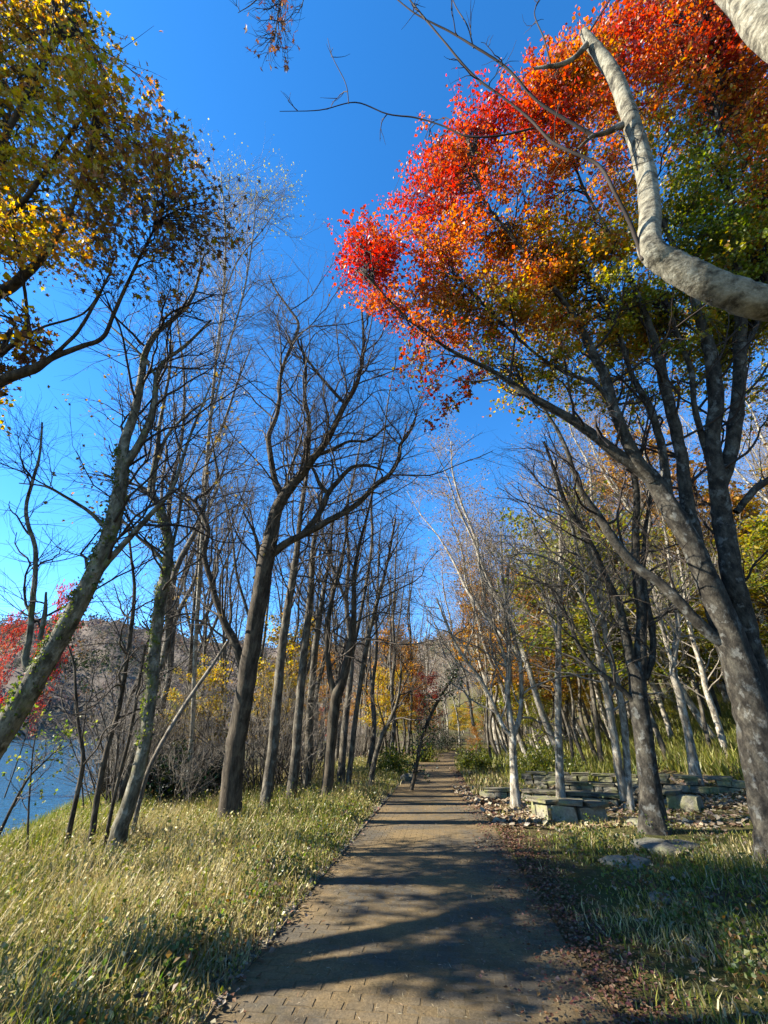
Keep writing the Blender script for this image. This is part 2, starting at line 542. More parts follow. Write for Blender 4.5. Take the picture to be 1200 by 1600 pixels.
def hill_parts():
    az = np.radians(np.linspace(-82, 62, 150))
    deg = np.degrees(az)
    D = 360 - 130 / (1 + np.exp(-(deg + 2) / 6.0))
    el = np.interp(deg, [-82, -50, -42, -36, -30, -24, -16, -8, 0, 8, 20, 40, 62], [5, 9.0, 10.2, 11.6, 11.2, 10.4, 10.2, 10.6, 10.5, 11.5, 13, 14, 14])
    el = el + .25 * np.sin(deg * .9) + .15 * np.sin(deg * 2.3 + 1)
    ts = np.linspace(0, 1, 26)
    depth = 330.0
    V = np.empty((len(ts), len(az), 3))
    for i, t in enumerate(ts):
        d = D + depth * t
        top = np.tan(np.radians(el)) * (D + depth)
        h = top * np.clip(t, 0, 1) ** 0.8 * (1 + .10 * np.sin(deg * .8 + t * 5) * (1 - t)) + 2 * np.sin(deg * 3 + t * 17)* (t>0)
        V[i, :, 0] = np.sin(az) * d
        V[i, :, 1] = np.cos(az) * d
        V[i, :, 2] = WATER_Z - .4 + h
    V2 = V[-1].copy(); 
    V = np.concatenate([V, (V2 + np.stack([np.sin(az) * 300, np.cos(az) * 300, -60 + 0 * az], -1))[None]])
    nr, nc = V.shape[:2]
    ii, jj = np.meshgrid(np.arange(nc - 1), np.arange(nr - 1))
    a0 = (jj * nc + ii).ravel()
    tag(link('hill', add_mesh('hill', V.reshape(-1, 3), [np.stack([a0, a0 + 1, a0 + nc + 1, a0 + nc], -1)], M['hill'])), kind='structure')
    # the wood on the hill: thousands of small bare crowns, one mass
    n = 8000
    ri = rng.uniform(0, nr - 2.05, n) ** 1.0
    ci = rng.uniform(0, nc - 1.01, n)
    r0 = ri.astype(int); c0 = ci.astype(int); fr = (ri - r0)[:, None]; fc = (ci - c0)[:, None]
    P = (V[r0, c0] * (1 - fr) + V[r0 + 1, c0] * fr) * (1 - fc) + (V[r0, c0 + 1] * (1 - fr) + V[r0 + 1, c0 + 1] * fr) * fc
    mb = MB()
    k = 13
    hh = rng.uniform(6, 11, n)
    conif = (np.sin(P[:, 0] * .02) * np.sin(P[:, 1] * .017 + 1) + rng.normal(0, .25, n)) > .62
    pal = pick([(.17, .14, .12), (.21, .17, .14), (.15, .125, .115), (.22, .16, .10)], n, [4, 3, 3, 1.4])
    warm = rng.uniform(size=n) < .07
    pal[warm] = pick([(.32, .14, .04), (.30, .20, .05), (.25, .09, .04)], warm.sum())
    pal[conif] = pick([(.03, .045, .025), (.045, .06, .03)], conif.sum())
    off = rng.normal(size=(n, k, 3)) * np.array([.27, .27, .23]) * hh[:, None, None]
    off[..., 2] += hh[:, None] * .62
    C0 = (P[:, None] + off).reshape(-1, 3)
    sz = np.repeat(hh * .30, k) * rng.uniform(.6, 1.2, n * k)
    leaf_geo(mb, C0, sz, np.repeat(pal, k, axis=0) * rng.uniform(.85, 1.15, (n * k, 1)), 'tri', 0.0, 0)
    o = link('far_wood', mb.mesh('far_wood', M['far_leaf'], False))
    tag(o, 'grey brown leafless wood covering the hill across the lake', 'wood', kind='stuff')
hill_parts()

# ------------------------------------------------------------------ the path
HALF = 1.32
def path_edge(y, side):
    w = HALF - 0.008 * np.clip(y, 0, 40)
    return path_x(y) + side * w
yy = np.concatenate([np.linspace(-5, 26, 90), np.linspace(26.5, 70, 60)])
cr = np.linspace(-1, 1, 7)
V = np.stack([np.stack([path_x(yy) + c * (path_edge(yy, 1) - path_x(yy)), yy, 0.0 * yy + .004 - .0 * abs(c)], -1) for c in cr], 1)
nr, nc = V.shape[:2]
ii, jj = np.meshgrid(np.arange(nc - 1), np.arange(nr - 1)); a0 = (jj * nc + ii).ravel()
path_o = tag(link('path', add_mesh('path', V.reshape(-1, 3), [np.stack([a0, a0 + 1, a0 + nc + 1, a0 + nc], -1)], M['path'])), kind='structure')

def box_verts(bev=.08):
    """unit box with a bevelled top edge: base -.5..+.5, height 0..1"""
    o, i = .5, .5 - bev
    V = [(-o, -o, 0), (o, -o, 0), (o, o, 0), (-o, o, 0), (-o, -o, .7), (o, -o, .7), (o, o, .7), (-o, o, .7), (-i, -i, 1), (i, -i, 1), (i, i, 1), (-i, i, 1)]
    Fc = [(8, 9, 10, 11)]
    for l in (0, 4):
        for k in range(4):
            k2 = (k + 1) % 4
            Fc.append((l + k, l + k2, l + 4 + k2, l + 4 + k))
    return np.array(V, float), np.array(Fc)
PV, PF = box_verts(.05)
paver_me = []
for k in range(5):
    v = PV.copy()
    v[8:, 2] += rng.normal(0, .03, 4)
    v[:, 0] *= .196; v[:, 1] *= .096; v[:, 2] *= .03
    v[8:, :2] += rng.normal(0, .0015, (4, 2))
    paver_me.append(add_mesh('paver', v, [PF], M['paver'], False))
cells = []
row = 0
y = -1.0
while y < 13.5:
    xl, xr = path_edge(y, -1), path_edge(y, 1)
    x = xl + (0.05 if row % 2 else -.05) + .1
    while x < xr - .1:
        cells.append((x, y - (x - float(path_x(y))) * .117))
        x += .2
    y += .1; row += 1
cells = np.array(cells)
vis = (cells[:, 1] > 3.75)
order = np.argsort(np.where(vis, cells[:, 1], 99))
near = set(order[:300].tolist())
rest = MB()
slope = math.atan(.117)
for i, (x, y) in enumerate(cells):
    z = -.0235 + .0008 * rng.normal() + .002 * math.sin(x * 2.1 + y * .8)
    rz = -slope + rng.normal(0, .018)
    if i in near:
        o = link('paver', paver_me[i % 5], path_o, (x + rng.normal(0, .003), y + rng.normal(0, .003), z))
        o.rotation_euler = (rng.normal(0, .006), rng.normal(0, .006), rz)
    else:
        v = PV.copy() * (.196, .096, .03)
        c, s = math.cos(rz), math.sin(rz)
        v = np.stack([v[:, 0] * c - v[:, 1] * s + x, v[:, 0] * s + v[:, 1] * c + y, v[:, 2] + z], -1)
        rest.add(v, PF)
o = link('paving', rest.mesh('paving', M['paver'], False), path_o)
o['kind'] = 'stuff'
# edging stones on the left
kv, kf = box_verts(.06)
kerb_me = []
for k in range(4):
    v = kv * (.14, .595, .16)
    v[8:, 2] += rng.normal(0, .004, 4)
    kerb_me.append(add_mesh('edging_stone', v, [kf], M['kerb'], False))
for i in range(44):
    y = 1.4 + i * .61
    o = link('edging_stone', kerb_me[i % 4], path_o, (path_edge(y, -1) - .07 + rng.normal(0, .008), y, -.138 + rng.normal(0, .006)))
    o.rotation_euler = (rng.normal(0, .01), rng.normal(0, .03), -slope + rng.normal(0, .012))

# ------------------------------------------------------------------ stone walls and benches of the little terrace
def rough_stone(k):
    g = np.linspace(-.5, .5, 3)
    V = []; idx = {}
    for a in range(3):
        for b_ in range(3):
            for c in range(3):
                if (a, b_, c) != (1, 1, 1):
                    p = np.array([g[a], g[b_], g[c]])
                    q = p / max(1e-6, np.linalg.norm(p)) * .62
                    p = p * .82 + q * .18
                    idx[(a, b_, c)] = len(V)
                    V.append(p + rng.normal(0, .035, 3))
    Fc = []
    for ax in range(3):
        for sd in (0, 2):
            for u in range(2):
                for w in range(2):
                    q = []
                    for du, dw in ((0, 0), (1, 0), (1, 1), (0, 1)):
                        t = [0, 0, 0]; t[ax] = sd
                        o1, o2 = [x for x in range(3) if x != ax]
                        t[o1] = u + du; t[o2] = w + dw
                        q.append(idx[tuple(t)])
                    if (sd == 2) == (ax != 1): Fc.append(q)
                    else: Fc.append(q[::-1])
    return np.array(V), np.array(Fc)
stone_me = []
slab_me = []
for k in range(7):
    v, f = rough_stone(k)
    stone_me.append(add_mesh('stone', v, [f], M['stone'], False))
for k in range(4):
    v, f = rough_stone(k)
    v = np.sign(v) * np.abs(v) ** .8
    v = v * .5 / np.abs(v).max(axis=0) + rng.normal(0, .012, v.shape)
    slab_me.append(add_mesh('capstone', v, [f], M['cap'], False))

def wall(name, label, cat, plan, height, courses, depth, slabdepth, slabth=.09, slablen=.75, gap=0.0, group=None):
    plan = np.array(plan, float)
    pts, _ = catmull(np.c_[plan, np.zeros(len(plan))], np.ones(len(plan)), 8)
    seg = np.r_[0, np.cumsum(np.linalg.norm(np.diff(pts, axis=0), axis=1))]
    Ltot = seg[-1]
    mid = pts[len(pts) // 2]
    base = empty(name, (mid[0], mid[1], float(gz(mid[0], mid[1]))), label, cat, group)
    def pos(s):
        x = np.interp(s, seg, pts[:, 0]); y = np.interp(s, seg, pts[:, 1])
        x2 = np.interp(min(s + .05, Ltot), seg, pts[:, 0]); y2 = np.interp(min(s + .05, Ltot), seg, pts[:, 1])
        x1 = np.interp(max(s - .05, 0), seg, pts[:, 0]); y1 = np.interp(max(s - .05, 0), seg, pts[:, 1])
        return x, y, math.atan2(y2 - y1, x2 - x1)
    hz = (height - slabth) / courses
    zref = float(np.mean([gz(*pos(s)[:2]) for s in np.linspace(0, Ltot, 7)]))
    for c in range(courses):
        s = -rng.uniform(0, .15)
        while s < Ltot - .05:
            L = rng.uniform(.2, .42) * (1.15 if c == 0 else 1)
            if gap and rng.uniform() < gap and c == courses - 1:
                s += L; continue
            x, y, a = pos(min(max(s + L / 2, 0), Ltot))
            o = link('stone', random.choice(stone_me), base)
            o.location = (x - base.location.x + rng.normal(0, .015), y - base.location.y + rng.normal(0, .015), zref - base.location.z + hz * (c + .5) - (.04 if c == 0 else 0))
            o.scale = (L * .99, depth * rng.uniform(.92, 1.08), hz * (1.08 if c else 1.25))
            o.rotation_euler = (rng.normal(0, .03), rng.normal(0, .03), a + rng.normal(0, .05))
            s += L
    s = -.05
    while s < Ltot - .1:
        L = slablen * rng.uniform(.75, 1.2)
        if gap and rng.uniform() < gap:
            s += L; continue
        x, y, a = pos(min(max(s + L / 2, 0), Ltot))
        o = link('capstone', random.choice(slab_me), base)
        o.location = (x - base.location.x, y - base.location.y, zref - base.location.z + height - slabth / 2 + rng.normal(0, .006))
        o.scale = (L * .985, slabdepth * rng.uniform(.95, 1.06), slabth)
        o.rotation_euler = (rng.normal(0, .012), rng.normal(0, .012), a + rng.normal(0, .02))
        s += L
    return base
wall('stone_bench', 'curved stone bench with dark slab seat nearest the path', 'bench', [(3.42, 11.0), (3.45, 10.75), (3.65, 10.4), (4.0, 10.25), (4.3, 10.25)], .36, 1, .34, .52, .08, .6)
wall('stone_wall', 'lowest long stone kerb wall behind the curved bench, passing behind two trunks', 'wall', [(2.85, 13.9), (3.8, 13.5), (4.8, 13.0), (5.6, 12.4)], .24, 1, .34, .42, .08, .9)
wall('stone_wall', 'pale two course stone wall between the slender trunks and the big dark trunk', 'wall', [(4.75, 14.6), (5.6, 14.1), (6.5, 13.6), (7.1, 13.2)], .36, 2, .4, .46, .08, .7, .12)
wall('stone_wall', 'farthest stone wall at the foot of the long grass slope', 'wall', [(4.9, 16.7), (6.2, 16.3), (7.4, 15.9), (8.7, 15.2)], .36, 2, .4, .46, .08, .7, .2)
wall('stone_wall', 'stone wall with capstones between the big dark trunk and the maple trunk', 'wall', [(7.3, 13.5), (8.2, 12.9), (9.0, 12.4), (10.2, 11.9)], .32, 2, .4, .46, .08, .7, .25)
wall('stone_bench', 'short broken stone bench beside the big dark trunk', 'bench', [(6.25, 12.2), (6.65, 11.75), (7.0, 11.35)], .38, 1, .4, .6, .09, .55, .2)

def rock(name, label, p, size, rz, mat, seed, cat='rock', group=None):
    r = np.random.default_rng(seed)
    nu, nv = 18, 9
    V = []
    for i in range(nv + 1):
        ph = math.pi * i / nv - math.pi / 2
        for j in range(nu):
            th = 2 * math.pi * j / nu
            d = np.array([math.cos(ph) * math.cos(th), math.cos(ph) * math.sin(th), math.sin(ph)])
            d = np.sign(d) * np.abs(d) ** .75
            w = 1 + .16 * math.sin(3 * th + seed) + .10 * math.sin(5 * th + 2 * seed + 2 * ph) + r.normal(0, .035)
            V.append(d * w)
    V = np.array(V) * np.array(size) / 2
    Fc = [(i * nu + j, i * nu + (j + 1) % nu, (i + 1) * nu + (j + 1) % nu, (i + 1) * nu + j) for i in range(nv) for j in range(nu)]
    o = link(name, add_mesh(name, V, [np.array(Fc)], mat, True), None, p)
    o.rotation_euler = (0, 0, rz)
    return tag(o, label, cat, group)
for (px, py, sx, sy, sz, rz, lab) in [
        (1045, 1327, .95, .7, .16, .2, 'large flat grey rock in the grass below the big dark trunk'),
        (982, 1352, .62, .5, .13, .5, 'smaller flat rock with smooth top nearer the path'),
        (1030, 1408, .26, .22, .10, .9, 'little pale rock half sunk in the shaded grass'),
        (637, 1222, .62, .5, .4, .3, 'pale boulder at the far left edge of the path'),
        (1000, 1290, .35, .3, .16, .1, 'small pale stone against the foot of the dark trunk')]:
    p, s_ = hit(px, py)
    rock('rock', lab, (p[0], p[1], float(gz(p[0], p[1])) + sz * .12), (sx, sy, sz), rz, M['rock'], int(px))

# ------------------------------------------------------------------ trees
HERO_BASES = []
class Tree:
    def __init__(self, name, label, base, bark_m, twig_m, group=None, cat='tree'):
        self.base = np.array(base, float)
        self.root = empty(name, tuple(self.base), label, cat, group)
        self.bark, self.twig = bark_m, twig_m
        self.limbs = []
        HERO_BASES.append((self.base[0], self.base[1]))
    def limb(self, pts, rad, name='limb', sides=8, per=5, flare=0, lumpy=.035):
        p, r = catmull(pts, rad, per)
        n = len(p)
        seg = np.r_[0, np.cumsum(np.linalg.norm(np.diff(p, axis=0), axis=1))]
        jit = rng.normal(0, 1, (n, 3)) * (r * .03)[:, None]
        jit[0] = 0
        p = p + jit
        if flare:
            h = p[:, 2] - p[0, 2]
            r = r * (1 + flare * np.exp(-h / .28))
        V, Fq = limb_tube(p, r, sides, lumpy)
        if flare:                     # root toes
            Vr = V.reshape(n, sides, 3)
            h = (p[:, 2] - p[0, 2])
            th = np.arange(sides) / sides * 2 * np.pi
            w = 1 + np.exp(-np.maximum(h, 0) / .2)[:, None] * (.22 * np.sin(4 * th + 1) + .14 * np.sin(7 * th))[None]
            Vr = p[:, None] + (Vr - p[:, None]) * w[..., None]
            V = Vr.reshape(-1, 3)
        mb = MB(); mb.add(V, Fq)
        # close the tip
        link(name, mb.mesh(name, self.bark, True, self.base), self.root)
        self.limbs.append((p, r, seg[-1]))
        return p, r
    def twigs(self, dens=2.2, l1=1.9, l2=.85, l3=.38, c2=7, c3=5, k=1.55, up=.06, t0=.3, skip=0, name='crown', spread=(.5, 1.15), rcap=.027, keep=False):
        mb = MB(); l1, l2, l3 = l1 * k, l2 * k * 1.05, l3 * k * 1.1; c2 += 1
        A = []; B = []
        for kk, (p, r, L) in enumerate(self.limbs):
            if kk < skip: continue
            q = p[np.linspace(0, len(p) - 1, 16).round().astype(int)]
            rr = r[np.linspace(0, len(r) - 1, 16).round().astype(int)]
            cnt = max(2, int(L * dens))
            tt = t0 if kk == 0 else .15
            a, b_ = sprout(q[None], rr[None], cnt, (tt, 1.0), l1 * min(1.0, .45 + L / 9), spread, 9, up, .22, .55, .009, .45, rcap)
            A.append(a); B.append(b_)
        A = np.concatenate(A); B = np.concatenate(B)
        mb.add(*tubes(A, B, 4))
        a2, b2 = sprout(A, B, c2, (.15, 1), l2, (.4, 1.0), 5, up * .8, .20, .6, .004, .4, .011)
        mb.add(*tubes(a2, b2, 3))
        if c3:
            a3, b3 = sprout(a2, b2, c3, (.1, 1), l3, (.35, .95), 3, up * .5, .2, .6, .0022, .3, .0044)
            mb.add(*tubes(a3, b3, 3))
        else:
            a3 = a2
        link(name, mb.mesh(name, self.twig, True, self.base), self.root)
        self.tipP = a3
        return a3

def oblique(p):
    al = math.atan2(abs(p[0]), p[1]); dep = p[1] * CP + (p[2] - EYE) * SP
    return math.cos(al) + abs(p[0]) / dep * CP * math.sin(al)

def plan_tree(name, label, stems, Y1, bark_m, twig_m, Y0=None, group=None, flare=.45, sides=12):
    """stems: list of polylines [(px,py,width px)...]; the first is the trunk and stands on the ground"""
    t0 = stems[0]
    if Y0 is None:
        g, s = hit(t0[0][0], t0[0][1])
        Y0 = g[1]
    top = min(p[1] for st in stems for p in st); bot = t0[0][1]
    def pt(px, py):
        f = np.clip((bot - py) / max(1, bot - top), -.2, 1)
        return at(px, py, Y0 + (Y1 - Y0) * max(0, f) ** 1.3)
    b0, s0 = at(t0[0][0], t0[0][1], Y0)
    gzv = float(gz(b0[0], b0[1]))
    T = Tree(name, label, (b0[0], b0[1], gzv), bark_m, twig_m, group)
    for k, st in enumerate(stems):
        P = []; Rd = []
        for (px, py, w) in st:
            p, s = pt(px, py)
            P.append(p); Rd.append(w * .73 / oblique(p) / 2 / F * s)
        if k == 0:
            first = np.array(P[0]); first[2] = gzv - .15
            dz = P[1] - P[0]
            if P[0][2] > gzv + .05 or True:
                P = [first] + ([P[0]] if P[0][2] > gzv + .12 else []) + P[1:]
                Rd = [Rd[0]] + ([Rd[0]] if len(P) > len(st) else []) + Rd[1:]
        T.limb(P, Rd, 'trunk' if k == 0 else 'limb', sides if k == 0 else 8, 6 if k == 0 else 5, flare if k == 0 else 0)
    return T

def ivy(T, p, r, t0, t1, n, size=.05, side=None):
    n = int(n * 1.3); size *= 1.0
    idx = rng.uniform(t0, t1, n) * (len(p) - 1)
    i0 = np.minimum(idx.astype(int), len(p) - 2); f = (idx - i0)[:, None]
    c = p[i0] * (1 - f) + p[i0 + 1] * f
    rr = r[i0]
    d = norm(rng.normal(size=(n, 3)) * np.array([1, 1, .4]) + np.array([-.5, -.4, 0]))
    clump = np.sin(idx * 1.3 + d[:, 0] * 3) + rng.normal(0, .4, n) > -.3
    pos = (c + d * (rr[:, None] + rng.uniform(0, .05, (n, 1))))[clump]
    mb = MB()
    leaf_geo(mb, pos, rng.uniform(.6, 1.3, len(pos)) * size, pick([(.10, .15, .02), (.16, .20, .03), (.22, .24, .05), (.06, .09, .02)], len(pos)), 'quad', .2)
    o = link('ivy', mb.mesh('ivy', M['leaf'], False, T.base), T.root)
    o['label'] = 'green ivy leaves climbing the bark'

# --- left of the path
T = plan_tree('leaning_tree', 'thick ivy covered trunk leaning in from the left edge', [
    [(-130, 1400, 84), (-75, 1280, 76), (0, 1150, 68), (50, 1070, 58), (100, 985, 48), (150, 890, 38), (178, 810, 34), (190, 740, 30), (195, 690, 24), (210, 645, 20), (221, 592, 17), (226, 555, 14), (244, 521, 12), (270, 499, 10), (300, 465, 7), (318, 400, 4)],
    [(192, 730, 22), (205, 714, 19), (225, 679, 16), (240, 637, 14), (246, 585, 12), (262, 560, 9), (290, 540, 7), (330, 500, 4)],
    [(120, 950, 22), (150, 900, 18), (202, 840, 14), (240, 799, 11), (270, 761, 9), (289, 705, 7), (305, 660, 5), (330, 600, 3)],
    [(60, 1060, 22), (40, 1035, 19), (45, 1000, 16), (50, 950, 14), (55, 896, 12), (55, 855, 11), (44, 820, 10), (41, 790, 9), (50, 755, 8), (62, 710, 6), (66, 660, 4)],
    [(170, 830, 12), (140, 800, 9), (100, 775, 7), (70, 760, 5), (30, 755, 3)],
    [(245, 590, 8), (225, 560, 7), (190, 525, 5), (160, 500, 3)],
    [(62, 1000, 12), (70, 960, 11), (72, 925, 5)],
], 5.2, M['bark_moss'], M['twig_dark'], Y0=6.6)
p, r, _ = T.limbs[0]
ivy(T, p, r, .12, .52, 1500)
T.twigs(1.7, 1.6, .75, .36, 6, 5)
T = plan_tree('mossy_tree', 'mossy pale trunk with ivy rising behind three thin dark stems', [
    [(172, 1352, 42), (190, 1290, 36), (215, 1210, 31), (228, 1150, 29), (237, 1080, 27), (243, 1000, 26), (252, 930, 25), (262, 880, 23), (262, 840, 22), (250, 795, 20), (237, 770, 18), (240, 740, 14), (246, 700, 11), (250, 660, 8), (262, 600, 6), (270, 540, 4)],
    [(262, 885, 10), (240, 860, 9), (215, 838, 7), (190, 812, 6), (170, 800, 4)],
    [(262, 870, 8), (275, 830, 7), (285, 780, 6), (300, 740, 4), (320, 700, 3)],
    [(246, 720, 9), (262, 680, 7), (290, 650, 5), (330, 620, 3)],
], 7.0, M['bark_moss'], M['twig'])
p, r, _ = T.limbs[0]
ivy(T, p, r, .18, .60, 1300, .045)
tp = T.twigs(1.8, 1.5, .75, .36, 6, 5)
sel = tp[rng.choice(len(tp), 500)][:, -1]
mb = MB(); leaf_geo(mb, sel, .07, pick([(.25, .16, .04), (.20, .15, .05), (.28, .2, .06)], 500), 'quad', .5)
link('foliage', mb.mesh('foliage', M['leaf'], False, T.base), T.root)

for lab, st in [
    ('thin dark stem standing farthest left in the grass clump by the mossy trunk', [(100, 1350, 14), (112, 1280, 12), (125, 1220, 12), (130, 1180, 10), (122, 1130, 8), (118, 1080, 7), (116, 1040, 6), (105, 1005, 4)]),
    ('thin dark curving stem between the leftmost stem and the mossy trunk', [(140, 1347, 18), (150, 1260, 15), (165, 1180, 13), (185, 1110, 12), (195, 1050, 11), (205, 980, 10), (210, 920, 8), (205, 870, 6), (200, 820, 4)]),
    ('slender stem touching the foot of the mossy trunk', [(160, 1345, 10), (180, 1240, 9), (200, 1160, 8), (212, 1100, 8), (225, 1020, 7), (235, 990, 5), (222, 970, 3)])]:
    T = plan_tree('thin_tree', lab, [st], hit(st[0][0], st[0][1])[0][1] - .3, M['bark_brown'], M['twig'], flare=.25, sides=8)
    T.twigs(2.2, 1.2, .6, .3, 5, 4, t0=.35)

for lab, st in [
    ('bent young sapling with green leaves before the lake at the left edge', [(-25, 1352, 11), (0, 1300, 9), (22, 1255, 8), (45, 1215, 6), (70, 1190, 4), (95, 1165, 3)]),
    ('thin upright sapling standing in the bank grass before the lake', [(48, 1345, 6), (44, 1280, 5), (48, 1215, 4), (52, 1170, 3), (60, 1130, 2)])]:
    T = plan_tree('sapling', lab, [st], hit(st[0][0], st[0][1])[0][1] - .2, M['bark_brown'], M['twig'], flare=.1, sides=7)
    tp = T.twigs(4.0, .9, .5, .25, 4, 3, k=1, t0=.3, rcap=.012)
    s_ = tp[rng.choice(len(tp), 160)][:, -1]
    mb = MB(); leaf_geo(mb, s_, .06, pick([(.2, .26, .04), (.3, .3, .06), (.14, .2, .03)], 160), 'quad', .5)
    o = link('foliage', mb.mesh('foliage', M['leaf'], False, T.base), T.root); o['kind'] = 'stuff'
# dead pole leaning to the main trunk
T = plan_tree('dead_trunk', 'straight bare dead trunk leaning diagonally against the big forked tree', [[(228, 1215, 11), (262, 1145, 10), (300, 1085, 9), (330, 1042, 8), (357, 1000, 6)]], 10.2, M['dead_wood'], M['twig'], Y0=8.6, flare=0, sides=8)

T = plan_tree('forked_tree', 'big forked bare tree with a low curving side limb beside the grass verge', [
    [(358, 1292, 50), (362, 1220, 45), (375, 1130, 43), (388, 1050, 42), (398, 980, 40), (408, 920, 38), (416, 870, 34), (424, 840, 31), (431, 800, 27), (441, 780, 25), (455, 760, 22), (472, 740, 20), (490, 715, 17), (510, 690, 15), (525, 660, 13), (540, 630, 12), (555, 605, 10), (565, 570, 8), (568, 530, 6), (565, 480, 4)],
    [(443, 780, 17), (436, 765, 15), (428, 745, 14), (421, 700, 12), (420, 680, 11), (432, 650, 10), (437, 620, 9), (436, 600, 9), (445, 565, 8), (460, 530, 7), (466, 505, 6), (450, 480, 5), (432, 455, 4), (420, 430, 3)],
    [(475, 738, 13), (478, 700, 12), (483, 680, 10), (482, 650, 9), (476, 620, 8), (478, 580, 6), (470, 530, 4)],
    [(498, 710, 10), (520, 702, 8), (545, 690, 6), (575, 688, 5), (600, 670, 3)],
    [(422, 868, 21), (445, 850, 18), (480, 832, 16), (520, 810, 14), (555, 790, 13), (585, 760, 12), (610, 740, 10), (623, 715, 9), (626, 695, 8), (640, 675, 6), (652, 645, 3)],
    [(470, 838, 15), (490, 815, 14), (505, 790, 13), (513, 770, 13), (530, 750, 11), (550, 730, 8), (575, 728, 6), (600, 735, 4)],
    [(513, 772, 10), (500, 757, 9), (492, 738, 7), (480, 720, 4)],
    [(384, 1055, 22), (376, 1030, 20), (365, 1000, 18), (352, 975, 16), (338, 938, 14), (329, 905, 13), (319, 867, 12), (325, 830, 11), (317, 807, 9), (306, 781, 8), (322, 770, 7), (340, 747, 6), (336, 717, 5), (330, 680, 3)],
    [(540, 632, 8), (515, 605, 7), (490, 575, 6), (470, 545, 5), (462, 520, 4)],
    [(398, 940, 14), (402, 900, 12), (404, 860, 10), (396, 830, 6), (380, 800, 3)],
    [(318, 800, 7), (296, 778, 6), (270, 760, 5), (250, 735, 3)],
], 8.0, M['bark_brown'], M['twig'])
T.twigs(2.3, 2.0, .9, .42, 7, 5, t0=.45)

for lab, st, dy in [
    ('straight dark trunk first to the right of the big forked tree', [(412, 1276, 27), (425, 1180, 24), (432, 1100, 22), (440, 1020, 20), (448, 960, 18), (458, 900, 16), (465, 850, 13), (470, 800, 10), (480, 740, 7), (485, 690, 4)], -1),
    ('second straight trunk to the right of the big forked tree', [(452, 1263, 24), (462, 1180, 20), (468, 1100, 19), (475, 1020, 17), (482, 960, 15), (487, 900, 13), (490, 850, 10), (500, 800, 7), (505, 740, 4)], -1.3),
    ('pale slim trunk just left of the low forked dark tree', [(476, 1248, 20), (482, 1180, 18), (485, 1100, 16), (492, 1020, 14), (500, 960, 12), (508, 910, 9), (515, 870, 6), (520, 810, 4)], -1.5),
    ('tall slim pale trunk bending right beside the low forked dark tree', [(542, 1246, 13), (550, 1170, 12), (560, 1090, 11), (575, 1000, 10), (592, 930, 8), (605, 880, 6), (618, 810, 4)], -2),
    ('thin pale stem leaning right at the bend of the verge', [(577, 1236, 12), (585, 1190, 12), (597, 1150, 10), (612, 1120, 8), (622, 1090, 6), (628, 1040, 4)], -1)]:
    T = plan_tree('slim_tree', lab, [st], hit(st[0][0], st[0][1])[0][1] + dy, M['bark_grey'], M['twig'], flare=.35, sides=10)
    T.twigs(2.0, 1.8, .85, .4, 6, 4, t0=.42)
T = plan_tree('forked_tree', 'dark trunk splitting low into two upright stems', [
    [(508, 1262, 26), (514, 1200, 24), (520, 1130, 24), (526, 1085, 24), (536, 1062, 19), (545, 1020, 16), (552, 980, 14), (553, 930, 11), (553, 900, 9), (562, 850, 7), (575, 800, 5), (588, 740, 3)],
    [(524, 1092, 16), (517, 1062, 13), (512, 1020, 12), (513, 970, 11), (520, 930, 9), (530, 890, 7), (540, 840, 5), (545, 780, 3)]], 11.0, M['bark_brown'], M['twig'], flare=.35)
T.twigs(2.0, 1.8, .85, .4, 6, 4, t0=.4)

# small dark evergreen leaning over the path
T = plan_tree('evergreen_sapling', 'small dark evergreen leaning over the left edge of the path', [[(640, 1238, 9), (650, 1200, 8), (658, 1160, 7), (672, 1120, 7), (696, 1075, 6), (716, 1045, 4)]], 14.6, M['bark_brown'], M['twig'], flare=.2, sides=8)
tp = T.twigs(6, .65, .35, .25, 3, 0, k=1, t0=.12, up=-.02)
mb = MB(); q = tp[:, 1:].reshape(-1, 3)
q = np.repeat(q, 2, axis=0) + rng.normal(0, .1, (len(q) * 2, 3))
leaf_geo(mb, q, .08, pick([(.03, .055, .018), (.045, .075, .02), (.02, .04, .015)], len(q)), 'quad', .3)
link('foliage', mb.mesh('foliage', M['leaf'], False, T.base), T.root)

# --- right of the path
T = plan_tree('forked_tree', 'pale trunk on the right of the path forking into three stems', [
    [(806, 1264, 22), (803, 1210, 18), (801, 1150, 16), (797, 1120, 12), (793, 1080, 11), (795, 1040, 10), (795, 1000, 9), (790, 950, 7), (785, 890, 5), (782, 830, 3)],
    [(800, 1155, 13), (812, 1120, 11), (815, 1080, 10), (812, 1030, 9), (800, 980, 8), (793, 930, 6), (796, 870, 4)],
    [(799, 1150, 10), (788, 1138, 9), (770, 1100, 8), (750, 1060, 8), (720, 1020, 7), (700, 980, 5), (682, 935, 4)],
    [(794, 1050, 8), (780, 1000, 7), (760, 950, 5), (752, 900, 4), (745, 840, 3)]], 11.2, M['bark_pale'], M['twig_pale'])
T.twigs(2.4, 1.8, .8, .38, 6, 4, t0=.4)
T = plan_tree('slim_tree', 'straight pale trunk standing between the curved bench and the lowest wall', [
    [(876, 1256, 20), (874, 1190, 18), (872, 1100, 15), (873, 1000, 13), (875, 920, 11), (876, 860, 9), (873, 790, 6), (866, 720, 3)],
    [(873, 1010, 8), (860, 960, 7), (842, 910, 6), (820, 880, 4), (790, 870, 3)]], 11.4, M['bark_pale'], M['twig_pale'])
T.twigs(2.4, 1.8, .8, .38, 6, 4, t0=.4)
